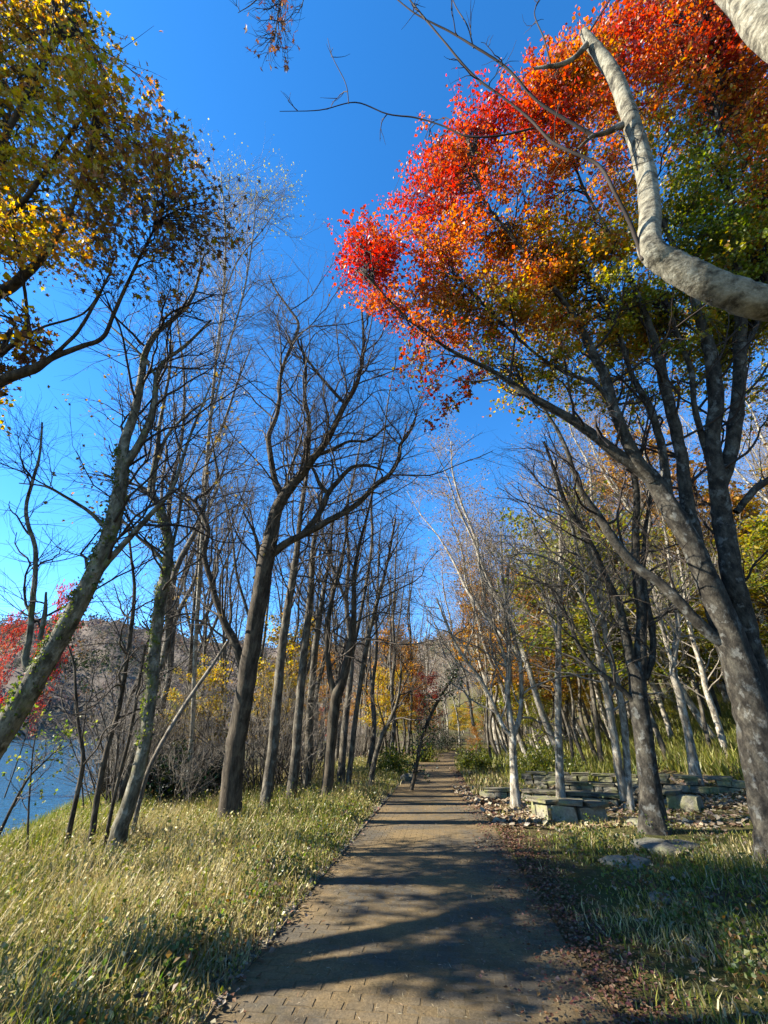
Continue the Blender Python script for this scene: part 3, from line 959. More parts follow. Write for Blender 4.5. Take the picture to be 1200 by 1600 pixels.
T = plan_tree('twin_tree', 'pair of slender pale stems rising from one foot by the pale wall', [
    [(980, 1268, 24), (980, 1200, 17), (975, 1130, 15), (965, 1070, 14), (950, 1010, 13), (940, 960, 12), (925, 920, 10), (905, 870, 8), (890, 810, 6), (870, 750, 4)],
    [(976, 1250, 20), (967, 1200, 20), (956, 1130, 17), (945, 1070, 16), (935, 1020, 15), (925, 970, 13), (913, 940, 10), (893, 905, 8), (870, 880, 6), (830, 865, 5), (790, 868, 3)],
    [(940, 960, 10), (935, 900, 9), (915, 850, 7), (900, 800, 5), (880, 760, 3)]], 9.5, M['bark_pale'], M['twig_pale'])
tp = T.twigs(2.4, 1.8, .8, .38, 6, 4, t0=.4)
T = plan_tree('forked_tree', 'massive dark fluted trunk in front of the stone walls', [
    [(1022, 1300, 66), (1017, 1240, 48), (1008, 1170, 43), (1000, 1110, 43), (995, 1060, 38), (986, 1035, 26), (975, 980, 21), (965, 940, 18), (945, 900, 16), (928, 860, 14), (905, 820, 12), (885, 790, 10), (868, 740, 8), (850, 690, 5)],
    [(1000, 1080, 30), (1001, 1020, 28), (1002, 960, 24), (995, 900, 21), (993, 840, 18), (995, 780, 16), (988, 730, 13), (975, 690, 10), (958, 650, 8), (930, 600, 5)],
    [(1008, 1060, 17), (1020, 1025, 16), (1019, 985, 15), (1009, 930, 14), (1005, 880, 12), (1010, 820, 9), (1018, 760, 6)],
    [(1000, 1110, 16), (980, 1085, 14), (950, 1060, 12), (925, 1040, 11), (905, 1010, 10), (890, 975, 9), (870, 930, 8), (855, 915, 6), (820, 900, 4)]], 8.2, M['bark_maple'], M['twig'])
T.twigs(1.8, 1.7, .8, .38, 6, 4, t0=.45)
T = plan_tree('slope_tree', 'pale trunk on the grass slope between the dark trunk and the maple', [
    [(1087, 1214, 28), (1076, 1150, 20), (1063, 1090, 19), (1052, 1050, 16), (1055, 1010, 14), (1060, 980, 12), (1053, 930, 9), (1045, 870, 6), (1035, 800, 4)],
    [(1055, 1050, 12), (1040, 1000, 10), (1030, 960, 8), (1015, 900, 5)]], 12.2, M['bark_pale'], M['twig_pale'], Y0=13.4)
T.twigs(2.2, 1.7, .8, .38, 6, 4, t0=.4)
T = plan_tree('slope_tree', 'leaning pale trunk high on the slope just left of the maple trunk', [
    [(1132, 1166, 18), (1118, 1120, 15), (1104, 1080, 14), (1095, 1040, 12), (1080, 990, 10), (1070, 930, 7), (1060, 860, 4)]], 14.5, M['bark_pale'], M['twig_pale'], Y0=15.5)
T.twigs(2.2, 1.7, .8, .38, 6, 4, t0=.35)

# --- the great maple
def cluster_crown(T, poly, n, depth, stretch, leafn, leafsize, colfun, templ='quad', twig_m=None, tw=9, flat=.35, reach=.5, name='foliage', centres=None, clump=0, sd=26):
    poly = np.array(poly, float)
    def inside(x, y):
        c = False; j = len(poly) - 1
        for i in range(len(poly)):
            xi, yi = poly[i]; xj, yj = poly[j]
            if (yi > y) != (yj > y) and x < (xj - xi) * (y - yi) / (yj - yi) + xi: c = not c
            j = i
        return c
    lo, hi = poly.min(0), poly.max(0)
    Cn = []; uv = []
    if centres is not None:
        Cn = list(centres); uv = [(40, 300)] * len(Cn)
    seeds = []
    while clump and len(seeds) < clump:
        x, y = rng.uniform(lo, hi)
        if inside(x, y): seeds.append((x, y, rng.uniform(*depth)))
    while len(Cn) < n:
        x, y = rng.uniform(lo, hi); s = rng.uniform(*depth)
        if clump and rng.uniform() < .72:
            sx, sy, ss = seeds[rng.integers(clump)]
            x, y, s = sx + rng.normal(0, sd), sy + rng.normal(0, sd * .7), ss + rng.normal(0, .3)
        if inside(x, y):
            Cn.append(at_depth(x, y, s)); uv.append((x, y))
    Cn = np.array(Cn); uv = np.array(uv)
    Q = np.concatenate([p for p, r, L in T.limbs]); RQ = np.concatenate([r for p, r, L in T.limbs])
    TQ = np.concatenate([norm(np.gradient(p, axis=0)) for p, r, L in T.limbs])
    mb = MB(); A = []; B = []
    for c in Cn:
        d = np.linalg.norm(Q - c, axis=1) * (1 + np.clip((Q[:, 2] - c[2]) * .25, -.2, 1.5)) + RQ * 6
        k = int(np.argmin(d)); q = Q[k]; L = np.linalg.norm(c - q)
        m1 = q + TQ[k] * L * .35 + np.array([0, 0, .08 * L]) + rng.normal(0, .07 * L, 3)
        t = np.linspace(0, 1, 8)[:, None]
        pts = (1 - t) ** 2 * q + 2 * t * (1 - t) * m1 + t ** 2 * c + rng.normal(0, .02 * L, (8, 3)) * (t > 0)
        r0 = min(.006 + .0055 * L, RQ[k] * .7 + .004)
        A.append(pts); B.append(np.linspace(r0, .004, 8))
    A = np.array(A); B = np.array(B)
    mb.add(*tubes(A, B, 4))
    a2, b2 = sprout(A, B, tw, (.45, 1.0), stretch, (.4, 1.25), 4, .0, .22, .6, .003, .35, .007)
    a2[..., 2] = a2[:, :1, 2] + (a2[..., 2] - a2[:, :1, 2]) * .4
    mb.add(*tubes(a2, b2, 3))
    link('crown', mb.mesh('crown', twig_m or T.twig, True, T.base), T.root)
    own = np.repeat(np.arange(len(A)), tw)
    k = leafn
    tpar = rng.uniform(.15, 1.05, (len(a2), k)) * 3
    i0 = np.minimum(tpar.astype(int), 2); f = (tpar - i0)[..., None]
    rows = np.arange(len(a2))[:, None]
    pos = a2[rows, i0] * (1 - f) + a2[rows, i0 + 1] * f + rng.normal(0, leafsize * .9, (len(a2), k, 3)) * np.array([1, 1, .6])
    pos = pos.reshape(-1, 3)
    cu = np.repeat(uv[own], k, axis=0)
    col = colfun(cu, pos)
    lm = MB()
    leaf_geo(lm, pos, np.clip(rng.lognormal(0, .28, len(pos)), .45, 1.7) * leafsize, col, templ, flat)
    o = link(name, lm.mesh(name, M['leaf'], False, T.base), T.root)
    o['kind'] = 'stuff'
    return len(pos)

MAPLE_ANCH = np.array([(560, 410, .0), (600, 370, .08), (700, 280, .10), (640, 440, .22), (700, 500, .30), (760, 180, .0), (800, 300, .30), (850, 200, .2), (870, 420, .45), (830, 520, .42), (950, 150, .22), (1000, 60, .12), (1100, 60, .10), (1180, 100, .22), (900, 300, .32), (1000, 200, .5), (1080, 250, .75), (1130, 300, .9), (1190, 230, .25), (1060, 400, .8), (1150, 420, .85), (960, 480, .6), (900, 580, .6), (1050, 520, .75), (1200, 330, .5), (690, 640, .35), (620, 330, .02), (740, 400, .28), (780, 240, .2), (660, 350, .15), (960, 260, .35), (780, 600, .6)])
MAPLE_PAL = np.array([(.54, .030, .022), (.64, .065, .015), (.70, .17, .014), (.62, .29, .02), (.46, .38, .03), (.27, .30, .03), (.14, .20, .024)])
def maple_col(uv, pos):
    d2 = ((uv[:, None, :] - MAPLE_ANCH[None, :, :2]) ** 2).sum(-1) + 400
    w = 1 / d2 ** 1.6
    t = .06 + 1.02 * (w * MAPLE_ANCH[:, 2]).sum(1) / w.sum(1)
    cl = .10 * np.sin(pos[:, 0] * 2.3 + pos[:, 2] * 1.7) + .07 * np.sin(pos[:, 1] * 3.1 - pos[:, 2] * 2.9)
    t = np.clip(t + cl + rng.normal(0, .10, len(t)), 0, 1) * (len(MAPLE_PAL) - 1)
    i = np.minimum(t.astype(int), len(MAPLE_PAL) - 2); f = (t - i)[:, None]
    c = MAPLE_PAL[i] * (1 - f) + MAPLE_PAL[i + 1] * f
    return np.clip(c * (1 + rng.normal(0, .18, (len(c), 1))), .004, 1)

def depth_tree(name, label, base, stems, bark_m, twig_m, flare=.5, sides=14, wk=.92):
    """stems: points (px, py, width px, depth) or ('w', x, y, z, radius)"""
    T = Tree(name, label, base, bark_m, twig_m)
    for k, st in enumerate(stems):
        P = []; Rd = []
        for q in st:
            if q[0] == 'w':
                P.append(np.array(q[1:4], float)); Rd.append(q[4])
            else:
                P.append(at_depth(q[0], q[1], q[3])); Rd.append(q[2] * (wk if q[2] > 14 else wk * .8) / 2 / F * q[3])
        T.limb(P, Rd, 'trunk' if k == 0 else 'limb', sides if k == 0 else 9, 6, flare if k == 0 else 0, .05)
    return T

mb_, ms_ = hit(1222, 1350)
g0 = float(gz(mb_[0], mb_[1]))
D0 = ms_
T = depth_tree('maple_tree', 'great maple turning red, orange and green over lichen spotted twin trunks', (mb_[0], mb_[1], g0), [
    [('w', mb_[0], mb_[1], g0 - .15, .36), (1216, 1300, 84, D0 + .15), (1196, 1200, 78, D0 + .5), (1172, 1100, 72, D0 + .8), (1143, 1000, 62, D0 + 1.1), (1102, 900, 48, D0 + 1.4), (1080, 850, 44, D0 + 1.6), (1052, 800, 42, D0 + 1.8), (1030, 765, 38, D0 + 2.0), (1006, 736, 34, D0 + 2.1), (970, 714, 24, D0 + 2.2), (900, 660, 19, D0 + 2.4), (830, 620, 15, D0 + 2.6), (770, 580, 12, D0 + 2.8), (700, 545, 9, D0 + 2.9), (640, 500, 6, D0 + 3), (585, 445, 4, D0 + 3)],
    [(1020, 752, 26, D0 + 2.0), (985, 700, 25, D0 + 2.1), (960, 640, 23, D0 + 2.2), (946, 590, 21, D0 + 2.4), (928, 555, 18, D0 + 2.5), (900, 500, 15, D0 + 2.7), (850, 430, 11, D0 + 2.9), (800, 370, 8, D0 + 3.1), (755, 310, 6, D0 + 3.2), (740, 240, 4, D0 + 3.3)],
    [(1226, 1290, 60, D0 + .25), (1206, 1180, 58, D0 + .65), (1186, 1080, 54, D0 + 1.0), (1164, 980, 48, D0 + 1.3), (1144, 900, 40, D0 + 1.5), (1136, 850, 39, D0 + 1.7), (1128, 800, 39, D0 + 1.9), (1120, 745, 36, D0 + 2.0), (1113, 690, 30, D0 + 2.2), (1119, 620, 29, D0 + 2.4), (1111, 560, 27, D0 + 2.6), (1098, 510, 22, D0 + 2.7), (1080, 450, 18, D0 + 2.8), (1050, 380, 13, D0 + 3), (1020, 300, 10, D0 + 3.1), (990, 210, 7, D0 + 3.2), (970, 120, 5, D0 + 3.3)],
    [(1124, 770, 30, D0 + 2.0), (1142, 700, 28, D0 + 2.2), (1154, 620, 26, D0 + 2.4), (1156, 540, 25, D0 + 2.6), (1157, 480, 22, D0 + 2.7), (1150, 400, 17, D0 + 2.9), (1140, 300, 12, D0 + 3.1), (1120, 180, 8, D0 + 3.3), (1100, 60, 5, D0 + 3.4)],
    [(1098, 890, 34, D0 + 1.5), (1076, 800, 28, D0 + 1.9), (1068, 740, 26, D0 + 2.1), (1058, 680, 24, D0 + 2.3), (1038, 600, 21, D0 + 2.5), (1022, 530, 17, D0 + 2.7), (1000, 470, 12, D0 + 2.9), (960, 380, 9, D0 + 3.1), (910, 290, 7, D0 + 3.2), (880, 200, 4, D0 + 3.3)],
    [(1046, 790, 20, D0 + 2.0), (1034, 700, 17, D0 + 2.3), (1016, 640, 15, D0 + 2.5), (985, 580, 13, D0 + 2.7), (960, 500, 10, D0 + 2.8), (920, 430, 7, D0 + 3)],
    [(1150, 800, 15, D0 + 1.9), (1180, 765, 15, D0 + 1.9), (1210, 742, 14, D0 + 1.9), (1250, 700, 11, D0 + 2), (1300, 620, 8, D0 + 2.2)],
    [(1135, 1010, 26, D0 + 1.1), (1096, 978, 24, D0 + 1.2), (1042, 921, 23, D0 + 1.5), (992, 883, 22, D0 + 1.8), (958, 842, 20, D0 + 2.0), (935, 805, 17, D0 + 2.2), (905, 760, 14, D0 + 2.3), (880, 690, 11, D0 + 2.5), (850, 640, 8, D0 + 2.6), (810, 590, 5, D0 + 2.8)],
    [(1108, 720, 15, D0 + 2.2), (1086, 640, 14, D0 + 2.4), (1080, 580, 13, D0 + 2.6), (1065, 540, 11, D0 + 2.7), (1045, 480, 8, D0 + 2.9)],
    [(960, 640, 14, D0 + 2.2), (930, 600, 12, D0 + 2.3), (890, 585, 10, D0 + 2.5), (840, 555, 8, D0 + 2.7), (780, 500, 6, D0 + 2.8), (720, 440, 4, D0 + 2.9)],
    [(1156, 560, 14, D0 + 2.5), (1185, 500, 11, D0 + 2.7), (1200, 420, 9, D0 + 2.8), (1210, 300, 6, D0 + 3)],
], M['bark_maple'], M['twig_dark'], flare=.3, sides=18, wk=.72)
MAPLE_POLY = [(520, 412), (548, 345), (600, 312), (630, 262), (690, 235), (728, 180), (752, 148), (800, 125), (850, 90), (925, 62), (950, 20), (985, -60), (1270, -80), (1290, 300), (1270, 520), (1200, 590), (1110, 590), (1020, 570), (960, 610), (880, 640), (790, 610), (700, 560), (640, 510), (585, 465)]
cluster_crown(T, MAPLE_POLY, 860, (8.0, 12.0), 0.85, 16, .066, maple_col, 'quad', tw=10, flat=.5, clump=190, sd=22)
MAPLE_T = T
T.twigs(1.5, 1.3, .6, .3, 4, 2, t0=.5, rcap=.03, name='branches')
cluster_crown(T, [(690, 500), (860, 470), (1260, 470), (1270, 720), (1130, 690), (1000, 660), (900, 690), (820, 640), (740, 600)], 150, (8.5, 12.5), .9, 12, .068, lambda uv, p: pick([(.60, .46, .035), (.40, .40, .035), (.22, .28, .03), (.66, .36, .025), (.66, .18, .018)], len(uv), [3, 3, 2, 3, 2]), 'quad', tw=8, flat=.45)
cluster_crown(T, [(620, 570), (660, 560), (700, 640), (690, 680), (650, 680), (625, 620)], 12, (10.5, 11.3), .5, 9, .088, lambda uv, p: pick([(.45, .05, .02), (.4, .12, .02), (.25, .2, .03)], len(uv), [3, 2, 2]), 'quad', tw=7, flat=.45)


# --- the tree with the big pale bent limb overhead (its foot stands right of the view)
T = depth_tree('pale_tree', 'smooth pale limb bending overhead from the right edge with a broken top', (4.7, 2.3, float(gz(4.7, 2.3))), [
    [('w', 4.7, 2.3, -.2, .34), ('w', 4.66, 2.28, 1.5, .29), ('w', 4.5, 2.22, 3.0, .26), ('w', 4.15, 2.15, 3.95, .22), (1330, 482, 82, 3.2), (1200, 474, 72, 3.15), (1130, 452, 67, 3.15), (1080, 430, 64, 3.2), (1040, 408, 56, 3.25), (1014, 385, 50, 3.3), (1014, 330, 44, 3.5), (1008, 270, 41, 3.7), (990, 200, 37, 3.9), (965, 130, 33, 4.1), (940, 90, 29, 4.25), (920, 64, 24, 4.35), (912, 50, 17, 4.4)],
    [('w', 4.5, 2.22, 3.0, .22), ('w', 4.45, 2.0, 4.6, .19), (1290, 130, 84, 4.0), (1200, 42, 74, 4.4), (1140, -25, 62, 4.8), (1080, -110, 50, 5.2)],
    [(1005, 405, 13, 3.3), (985, 350, 11, 3.35), (960, 300, 10, 3.4), (935, 258, 9, 3.5), (890, 236, 8, 3.6), (860, 220, 8, 3.7), (830, 188, 7, 3.8), (790, 155, 6, 3.9), (740, 118, 6, 4), (690, 60, 5, 4.1), (650, 12, 5, 4.2), (625, -20, 4, 4.3)],
    [(928, 212, 11, 3.85), (895, 193, 9, 3.9), (840, 158, 8, 4.0), (790, 105, 7, 4.1), (740, 72, 6, 4.2), (700, 48, 5, 4.3), (650, 22, 4, 4.4), (610, -10, 3, 4.5)],
    [(835, 200, 6, 3.8), (780, 212, 5, 3.9), (730, 213, 5, 4.0), (690, 196, 4, 4.1), (650, 184, 4, 4.2), (605, 178, 3.5, 4.3), (555, 160, 3, 4.4), (500, 172, 2.5, 4.5), (437, 174, 1.5, 4.6)],
    [(972, 196, 16, 3.9), (945, 208, 14, 3.85), (925, 213, 11, 3.85), (903, 232, 5, 3.8)],
    [(916, 70, 16, 4.3), (900, 88, 14, 4.3), (880, 100, 13, 4.3), (858, 104, 10, 4.3), (834, 107, 7, 4.35)],
    [(740, 75, 4, 4.2), (730, 40, 3.5, 4.3), (712, 10, 3, 4.4), (700, -20, 2, 4.5)],
    [(545, 162, 3, 4.4), (540, 130, 2.5, 4.45), (520, 90, 2, 4.5), (512, 60, 1.2, 4.6)],
    [(918, 55, 6, 4.4), (940, 20, 4, 4.5), (960, -10, 3, 4.6)],
    [(860, 100, 5, 4.3), (850, 60, 4, 4.4), (835, 20, 3, 4.5), (850, -10, 2, 4.6)],
], M['bark_smooth'], M['twig_dark'], flare=.5, sides=20, wk=.68)
# thin limbs get bark darkened to stand for shade, the stubs pale
ks = [c for c in T.root.children]
for c in ks:
    if c.name.startswith('limb'):
        c.data.materials.clear()
for k, c in enumerate([c for c in ks if c.name.startswith('limb')]):
    c.data.materials.append(M['bark_smooth'] if k == 0 else (M['dead_wood'] if k in (4, 5) else M['twig_dark']))
T.twigs(1.6, .5, .25, .1, 2, 0, k=1, t0=.9, skip=2, up=.05, rcap=.006, name='crown')
T = depth_tree('overhead_tree', 'twig tips with a few brown leaves hanging in at the top of the sky', (-2.6, -3.2, float(gz(-2.6, -3.2))), [
    [('w', -2.6, -3.2, -.2, .22), ('w', -2.5, -3.0, 3.0, .17), ('w', -2.2, -2.2, 6.0, .12), ('w', -1.7, -.8, 7.8, .07), (520, -220, 8, 6.4), (470, -90, 5, 6.4), (440, 0, 3, 6.3), (428, 62, 1.6, 6.2)],
    [(455, -45, 3.5, 6.35), (425, -25, 3, 6.3), (395, 5, 2, 6.3), (372, 20, 1.2, 6.2)],
    [(470, -90, 4, 6.4), (478, -40, 3, 6.4), (474, 0, 2, 6.3), (466, 20, 1.2, 6.3)]], M['bark_grey'], M['twig_dark'], flare=.4)
tp = T.twigs(2.5, .6, .3, .1, 3, 0, k=1, t0=.75, up=0, rcap=.006)
s_ = tp[rng.choice(len(tp), 90)][:, -1]
mb = MB(); leaf_geo(mb, s_, rng.uniform(.06, .10, 90), pick([(.22, .09, .05), (.28, .14, .06), (.18, .07, .04)], 90), 'maple', .1, .6)
o = link('foliage', mb.mesh('foliage', M['leaf'], False, T.base), T.root); o['kind'] = 'stuff'

# --- the yellow brown maple on the left (its foot stands left of the view)
T = depth_tree('maple_tree', 'yellow and brown leaved maple reaching in from the upper left edge', (-7.6, 3.6, float(gz(-7.6, 3.6))), [
    [('w', -7.6, 3.6, -.5, .30), ('w', -7.5, 3.6, 2.0, .26), ('w', -7.2, 3.7, 4.0, .22), (-90, 480, 34, 7.4), (0, 458, 18, 7.3), (40, 428, 15, 7.2), (75, 390, 12, 7.1), (110, 330, 9, 7.0), (130, 270, 7, 7.0), (150, 200, 5, 7.0)],
    [('w', -7.3, 3.7, 3.6, .16), (-80, 640, 22, 7.0), (0, 596, 18, 7.0), (50, 578, 15, 7.0), (80, 560, 13, 7.0), (125, 542, 11, 7.0), (160, 528, 9, 7.0), (178, 490, 8, 7.0), (205, 430, 6, 7.0), (240, 360, 4, 7.0)],
    [(78, 560, 8, 7.0), (120, 520, 7, 6.9), (150, 470, 6, 6.9), (170, 430, 4, 6.9)],
    [(0, 556, 10, 7.1), (35, 520, 8, 7.0), (42, 490, 7, 7.0), (38, 450, 6, 6.9), (30, 400, 5, 6.9)],
    [(30, 530, 6, 7.0), (70, 510, 5, 7.0), (130, 490, 4, 7.0), (160, 450, 3, 7.0)],
    [(-90, 480, 26, 7.4), (-60, 360, 20, 7.4), (-10, 250, 14, 7.3), (40, 150, 10, 7.3), (90, 60, 6, 7.3)],
    [(-60, 360, 15, 7.4), (20, 330, 10, 7.2), (90, 240, 8, 7.1), (160, 130, 5, 7.1)],
], M['bark_brown'], M['twig_dark'], flare=.4)
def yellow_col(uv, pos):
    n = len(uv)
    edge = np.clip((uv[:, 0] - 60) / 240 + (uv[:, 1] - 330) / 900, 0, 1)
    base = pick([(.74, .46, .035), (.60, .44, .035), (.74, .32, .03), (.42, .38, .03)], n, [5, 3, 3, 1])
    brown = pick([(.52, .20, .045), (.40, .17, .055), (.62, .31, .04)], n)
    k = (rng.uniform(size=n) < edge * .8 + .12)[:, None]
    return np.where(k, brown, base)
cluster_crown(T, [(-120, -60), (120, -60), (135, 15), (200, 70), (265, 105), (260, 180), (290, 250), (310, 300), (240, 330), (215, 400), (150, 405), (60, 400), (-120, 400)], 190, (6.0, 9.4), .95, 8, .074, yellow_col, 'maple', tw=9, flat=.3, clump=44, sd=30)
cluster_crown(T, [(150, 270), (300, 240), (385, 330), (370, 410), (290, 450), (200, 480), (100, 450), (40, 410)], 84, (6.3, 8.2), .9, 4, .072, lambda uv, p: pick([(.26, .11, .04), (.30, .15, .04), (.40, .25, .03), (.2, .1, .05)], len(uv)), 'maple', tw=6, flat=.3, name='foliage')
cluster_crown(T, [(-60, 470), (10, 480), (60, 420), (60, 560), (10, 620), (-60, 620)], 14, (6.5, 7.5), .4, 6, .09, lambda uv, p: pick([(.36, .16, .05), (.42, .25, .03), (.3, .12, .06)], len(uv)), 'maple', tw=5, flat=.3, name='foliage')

# unseen rest of its crown, clusters placed to shade the near part of the path
sx_, sy_ = 1 / math.tan(SUN_EL) * math.cos(SUN_BACK), 1 / math.tan(SUN_EL) * math.sin(SUN_BACK)
cen = []
while len(cen) < 190:
    gx, gy, zc = rng.uniform(-.8, 6.2), rng.uniform(3.8, 8.6), rng.uniform(5.2, 10.5)
    q = np.array([gx - sx_ * zc, gy - sy_ * zc, zc])
    dd = q[1] * CP + (zc - EYE) * SP
    qx = 600 + F * q[0] / dd; qy = 800 - F * ((zc - EYE) * CP - q[1] * SP) / dd
    if (qx > -70 and qy > -100) or np.hypot(q[0] + 7.6, q[1] - 4.0) > 5.6: continue
    cen.append(q)
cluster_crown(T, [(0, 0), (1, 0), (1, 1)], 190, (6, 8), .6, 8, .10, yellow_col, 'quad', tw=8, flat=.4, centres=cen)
# evergreen high behind it
def cedar(label, x, y, h, rad, t0, group=None, n=26, mb_leaf=34):
    T = Tree('cedar_tree', label, (x, y, float(gz(x, y))), M['bark_brown'], M['twig_dark'], group)
    z0 = T.base[2]
    T.limb([(x, y, z0 - .2), (x + .1, y, z0 + h * .4), (x, y + .1, z0 + h * .8), (x, y, z0 + h)], [.28, .2, .1, .02], 'trunk', 10, 8, .4)
    p, r, L = T.limbs[0]
    q = p[np.linspace(0, len(p) - 1, 16).round().astype(int)]; rr = r[np.linspace(0, len(p) - 1, 16).round().astype(int)]
    a, b_ = sprout(q[None], rr[None], n * 3, (t0, 1), rad, (1.1, 1.6), 6, -.03, .08, .3, .01, .75, .04)
    mb = MB(); mb.add(*tubes(a, b_, 4))
    a2, b2 = sprout(a, b_, 9, (.15, 1), rad * .28, (.4, 1.0), 4, -.05, .1, .6, .004, .4, .01)
    mb.add(*tubes(a2, b2, 3))
    link('crown', mb.mesh('crown', M['twig_dark'], True, T.base), T.root)
    pos = np.repeat(a2.reshape(-1, 3), 7, axis=0); pos = pos + rng.normal(0, .09, pos.shape)
    lm = MB(); leaf_geo(lm, pos, rng.uniform(.12, .22, len(pos)), pick([(.02, .045, .018), (.035, .06, .02), (.05, .075, .025)], len(pos)), 'tri', .2)
    o = link('foliage', lm.mesh('foliage', M['leaf'], False, T.base), T.root); o['kind'] = 'stuff'
cedar('dark evergreen crown behind the yellow maple in the upper left corner', -9.2, 2.7, 16.5, 1.7, .7)

# tall pale tree whose top carries a few pale yellow leaves
T = plan_tree('tall_tree', 'tall pale bare tree with sparse yellow leaves at its tip left of the blue gap', [
    [(292, 1262, 12), (300, 1150, 11), (306, 1000, 10), (315, 850, 9), (325, 700, 8), (338, 560, 6), (350, 450, 5), (352, 360, 4), (345, 270, 2)],
    [(330, 650, 5), (352, 560, 4), (380, 460, 4), (395, 370, 3), (400, 300, 2)],
    [(345, 480, 4), (370, 410, 3), (410, 360, 2), (430, 330, 1.5)]], 7.5, M['bark_pale'], M['twig_pale'], Y0=13.5, flare=.2, sides=8)
tp = T.twigs(2.6, 2.0, .9, .42, 6, 5, t0=.4, up=.10, rcap=.018)
hi = tp[tp[:, -1, 2] > np.percentile(tp[:, -1, 2], 70)]
s_ = hi[rng.choice(len(hi), 900)][:, -1]
mb = MB(); leaf_geo(mb, s_, .065, pick([(.34, .32, .09), (.28, .29, .08), (.36, .33, .13)], 900), 'quad', .2)
o = link('foliage', mb.mesh('foliage', M['leaf'], False, T.base), T.root); o['kind'] = 'stuff'

# ------------------------------------------------------------------ the wood behind: a few kinds, many individuals
def proto_bare(H, r0, fork, lean, dens, seed, curvy=.35, leafpal=None, leafn=0, leafsize=.09, l1=3.2, twist=.2):
    global rng
    keep = rng; rng = np.random.default_rng(seed)
    parts = {}
    k = 9
    z = np.linspace(0, H, k)
    x = np.cumsum(rng.normal(0, curvy * .35, k)) ; x -= x[0]; y = np.cumsum(rng.normal(0, curvy * .35, k)); y -= y[0]
    x = x + lean * z / H
    rr = r0 * np.linspace(1, .12, k) ** .8
    P = np.stack([x, y, z], -1); P[0, 2] = -.3
    limbs = [(P, rr)]
    for f in range(fork):
        i = rng.integers(2, 4)
        a = rng.uniform(0, 6.28); n = k - i
        base = P[i]
        zz = np.linspace(0, H - z[i] - rng.uniform(0, 2), n)
        out = np.stack([base[0] + np.cos(a) * (.25 * zz + .3 * np.sqrt(zz)) + np.cumsum(rng.normal(0, .18, n)) , base[1] + np.sin(a) * (.25 * zz + .3 * np.sqrt(zz)) + np.cumsum(rng.normal(0, .18, n)), base[2] + zz], -1)
        out[0] = base
        limbs.append((out, rr[i] * .75 * np.linspace(1, .12, n) ** .8))
    tb = MB(); A = []; B = []
    for j, (p, r) in enumerate(limbs):
        pp, r2 = catmull(p, r, 4)
        if j == 0: r2 = r2 * (1 + .5 * np.exp(-np.maximum(pp[:, 2], 0) / .25))
        tb.add(*tubes(pp[None], r2[None], 8, .04))
        q = pp[np.linspace(0, len(pp) - 1, 16).round().astype(int)]; q2 = r2[np.linspace(0, len(pp) - 1, 16).round().astype(int)]
        a, b_ = sprout(q[None], q2[None], int(H * dens * (1 if j == 0 else .6)), (.33 if j == 0 else .2, 1), l1, (.45, 1.1), 6, .08, .2, .5, .007, .5, .017)
        A.append(a); B.append(b_)
    A = np.concatenate(A); B = np.concatenate(B)
    cb = MB(); cb.add(*tubes(A, B, 4))
    a2, b2 = sprout(A, B, 7, (.15, 1), 1.4, (.4, 1.0), 5, .06, twist, .55, .0035, .4, .008)
    cb.add(*tubes(a2, b2, 3))
    a3, b3 = sprout(a2, b2, 5, (.1, 1), .62, (.35, .95), 3, .04, twist, .55, .002, .3, .004)
    cb.add(*tubes(a3, b3, 3))
    lm = None
    if leafn:
        q = a3[rng.choice(len(a3), leafn)][:, -1] + rng.normal(0, .08, (leafn, 3))
        lm = MB(); leaf_geo(lm, q, rng.uniform(.7, 1.3, leafn) * leafsize, pick(leafpal, leafn), 'quad', .5)
    rng = keep
    return tb, cb, lm

def proto_under(H, r0, pal, w, seed, nclus=32, leafn=150, R_=2.3, leafsize=.11):
    """small understorey tree with level sprays of leaves"""
    global rng
    keep = rng; rng = np.random.default_rng(seed)
    tb = MB(); cb = MB(); lm = MB()
    k = 7
    z = np.linspace(-.2, H * .9, k)
    P = np.stack([np.cumsum(rng.normal(0, .12, k)), np.cumsum(rng.normal(0, .12, k)), z], -1); P[:, :2] -= P[0, :2]
    r = r0 * np.linspace(1, .2, k)
    pp, r2 = catmull(P, r, 4)
    tb.add(*tubes(pp[None], r2[None], 7, .04))
    q = pp[np.linspace(0, len(pp) - 1, 12).round().astype(int)]; q2 = r2[np.linspace(0, len(pp) - 1, 12).round().astype(int)]
    a, b_ = sprout(q[None], q2[None], nclus, (.35, 1), R_, (.9, 1.4), 7, .05, .14, .5, .008, .45, .025)
    cb.add(*tubes(a, b_, 4))
    a2, b2 = sprout(a, b_, 7, (.3, 1), .8, (.4, 1.1), 4, .0, .2, .6, .004, .3, .008)
    a2[..., 2] = a2[:, :1, 2] + (a2[..., 2] - a2[:, :1, 2]) * .35
    cb.add(*tubes(a2, b2, 3))
    n = nclus * leafn
    ps = a2[rng.choice(len(a2), n), rng.integers(1, 4, n)] + rng.normal(0, .16, (n, 3)) * (1, 1, .3)
    leaf_geo(lm, ps, rng.uniform(.7, 1.3, n) * leafsize, pick(pal, n, w), 'quad', .65)
    rng = keep
    return tb, cb, lm

def proto_mesh(tr, bark_m, twig_m, leaf_m=None):
    tb, cb, lm = tr
    return (tb.mesh('trunk', bark_m), cb.mesh('crown', twig_m), lm.mesh('foliage', leaf_m or M['leaf'], False) if lm else None)

